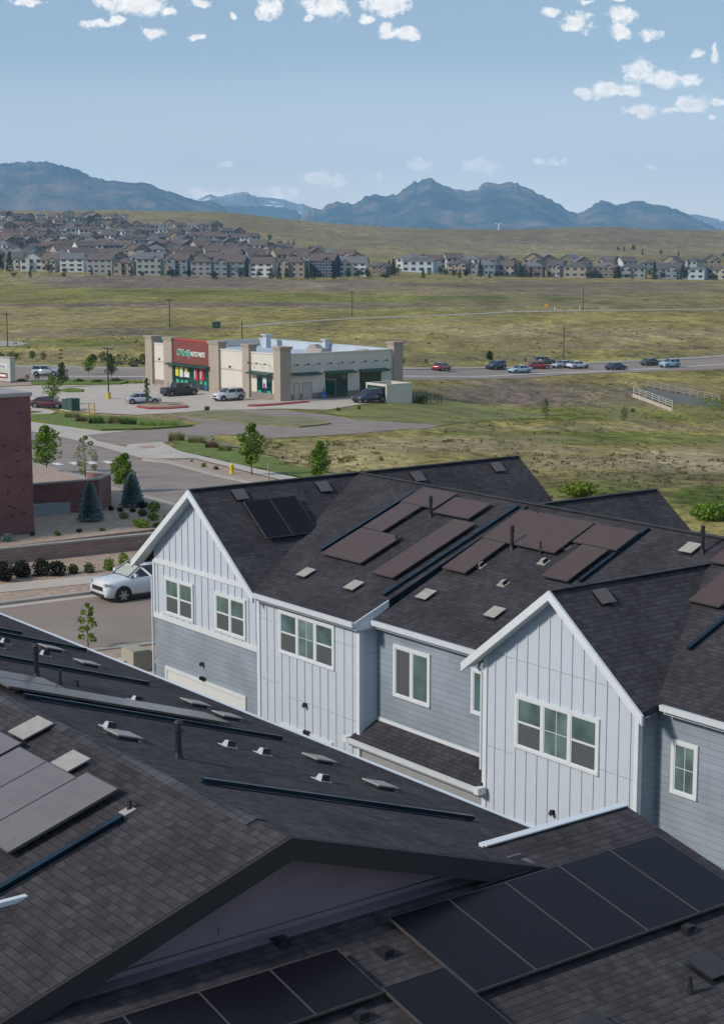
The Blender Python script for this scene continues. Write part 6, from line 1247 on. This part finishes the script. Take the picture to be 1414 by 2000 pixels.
def mountain(name, pts, D, depth, m, rough, kind='structure', seed=1, step=3.0):
    xs = np.array([p[0] for p in pts], float); ys = np.array([p[1] for p in pts], float)
    X = np.arange(xs[0], xs[-1]+.1, step); Yp = np.interp(X, xs, ys); nr = 60; tt = (X-CX)/FPX*1.013
    crest = np.array([CAM_H + D*ray(CX,y)[2]/ray(CX,y)[1] for y in Yp]); crest = crest + (fbm(X/7,X*0+seed,5,seed)-.47)*D/FPX*7
    kk = np.exp(-np.linspace(-2,2,21)**2); cs_ = np.convolve(np.pad(crest,10,'edge'), kk/kk.sum(), 'valid'); V_ = []
    for j in range(nr):
        s = j/(nr-1)*1.25; Y = D - depth*(1-s)
        prof = min(s,1)**1.0 if s <= 1 else 1-(s-1)*1.6
        wq = min(s,1)**5; Z = -40 + (cs_*(1-wq)+crest*wq+40)*prof
        wx = tt*D/(depth*.25); sw_ = np.full_like(X, s); wx = wx + 1.6*fbm(wx*.7, sw_*4, 3, seed+9); ridge = np.abs(fbm(wx, sw_*5.5+wx*.35, 5, seed+5)-.48)*2.2
        env = math.sin(math.pi*min(s,1))**.8 if s < 1 else 0
        Z = Z - (ridge-.12)*rough*(cs_+40)*env
        V_.append(np.stack([tt*Y, np.full_like(X, Y), Z], -1))
    V_ = np.array(V_); nc = len(X); idx = np.arange(nr*nc).reshape(nr,nc); F_ = np.stack([idx[:-1,:-1],idx[:-1,1:],idx[1:,1:],idx[1:,:-1]],-1).reshape(-1,4)
    me = bpy.data.meshes.new(name); me.from_pydata(V_.reshape(-1,3).tolist(), [], F_.tolist()); me.materials.append(MAT[m]); o = bpy.data.objects.new(name, me); COL.objects.link(o); return tag(o, kind=kind)
mountain('mountain_range', [(-400,335),(-200,322),(0,318),(40,317),(75,315),(105,314),(140,322),(160,327),(200,345),(225,352),(240,353),(262,357),(280,356),(300,356),(318,366),(340,372),(362,379),(380,388),(400,391),(415,393),(430,394),(445,405),(460,420),(480,440)], 9000, 2600, 'forest_rock', .42, seed=2)
mountain('mountain_range', [(560,452),(585,436),(600,412),(605,407),(612,410),(618,405),(632,408),(640,400),(655,394),(665,393),(690,398),(705,391),(712,383),(735,380),(755,385),(765,376),(770,380),(800,358),(806,353),(812,357),(820,350),(838,347),(850,355),(875,366),(905,372),(925,370),(935,358),(945,355),(960,359),(985,356),(1000,358),(1020,366),(1050,382),(1080,398),(1100,412),(1115,418),(1130,411),(1150,397),(1158,391),(1170,394),(1190,400),(1215,393),(1232,391),(1250,396),(1275,401),(1300,407),(1330,422),(1360,436),(1380,445),(1414,456),(1500,470)], 9500, 2400, 'forest_rock', .42, seed=11, step=2.0)
mountain('mountain_range', [(380,398),(450,400),(520,402),(560,405),(585,413),(600,430),(620,450)], 11000, 2200, 'forest_only', .3, seed=21)
mountain('mountain_range', [(330,400),(360,392),(395,388),(420,380),(440,385),(465,376),(480,373),(510,384),(545,386),(560,392),(600,400),(640,414),(700,430)], 12500, 3000, 'snow_rock', .35, seed=31)
mountain('mountain_range', [(1180,446),(1215,420),(1245,399),(1262,401),(1285,405),(1330,418),(1380,428),(1414,432),(1600,440)], 12500, 3000, 'snow_rock', .35, seed=41)

# ---------------------------------------------------------------- the air between here and the mountains
def haze(density, col):
    b = MB(); b.box(-7000,7000,-400,13400,-60,640); m = bpy.data.materials.new('haze_air'); m.use_nodes = True; nt = m.node_tree; nt.nodes.clear()
    out = nt.nodes.new('ShaderNodeOutputMaterial'); v = nt.nodes.new('ShaderNodeVolumePrincipled'); v.inputs['Density'].default_value = density; v.inputs['Color'].default_value = col + (1,); v.inputs['Anisotropy'].default_value = 0.0
    nt.links.new(v.outputs[0], out.inputs['Volume']); MAT['haze_air'] = m
    o = b.build('haze','haze_air'); tag(o, kind='stuff', label='thin blue haze lying over the prairie and mountains', cat='haze')
haze(8.0e-5, (.36,.66,1.0))
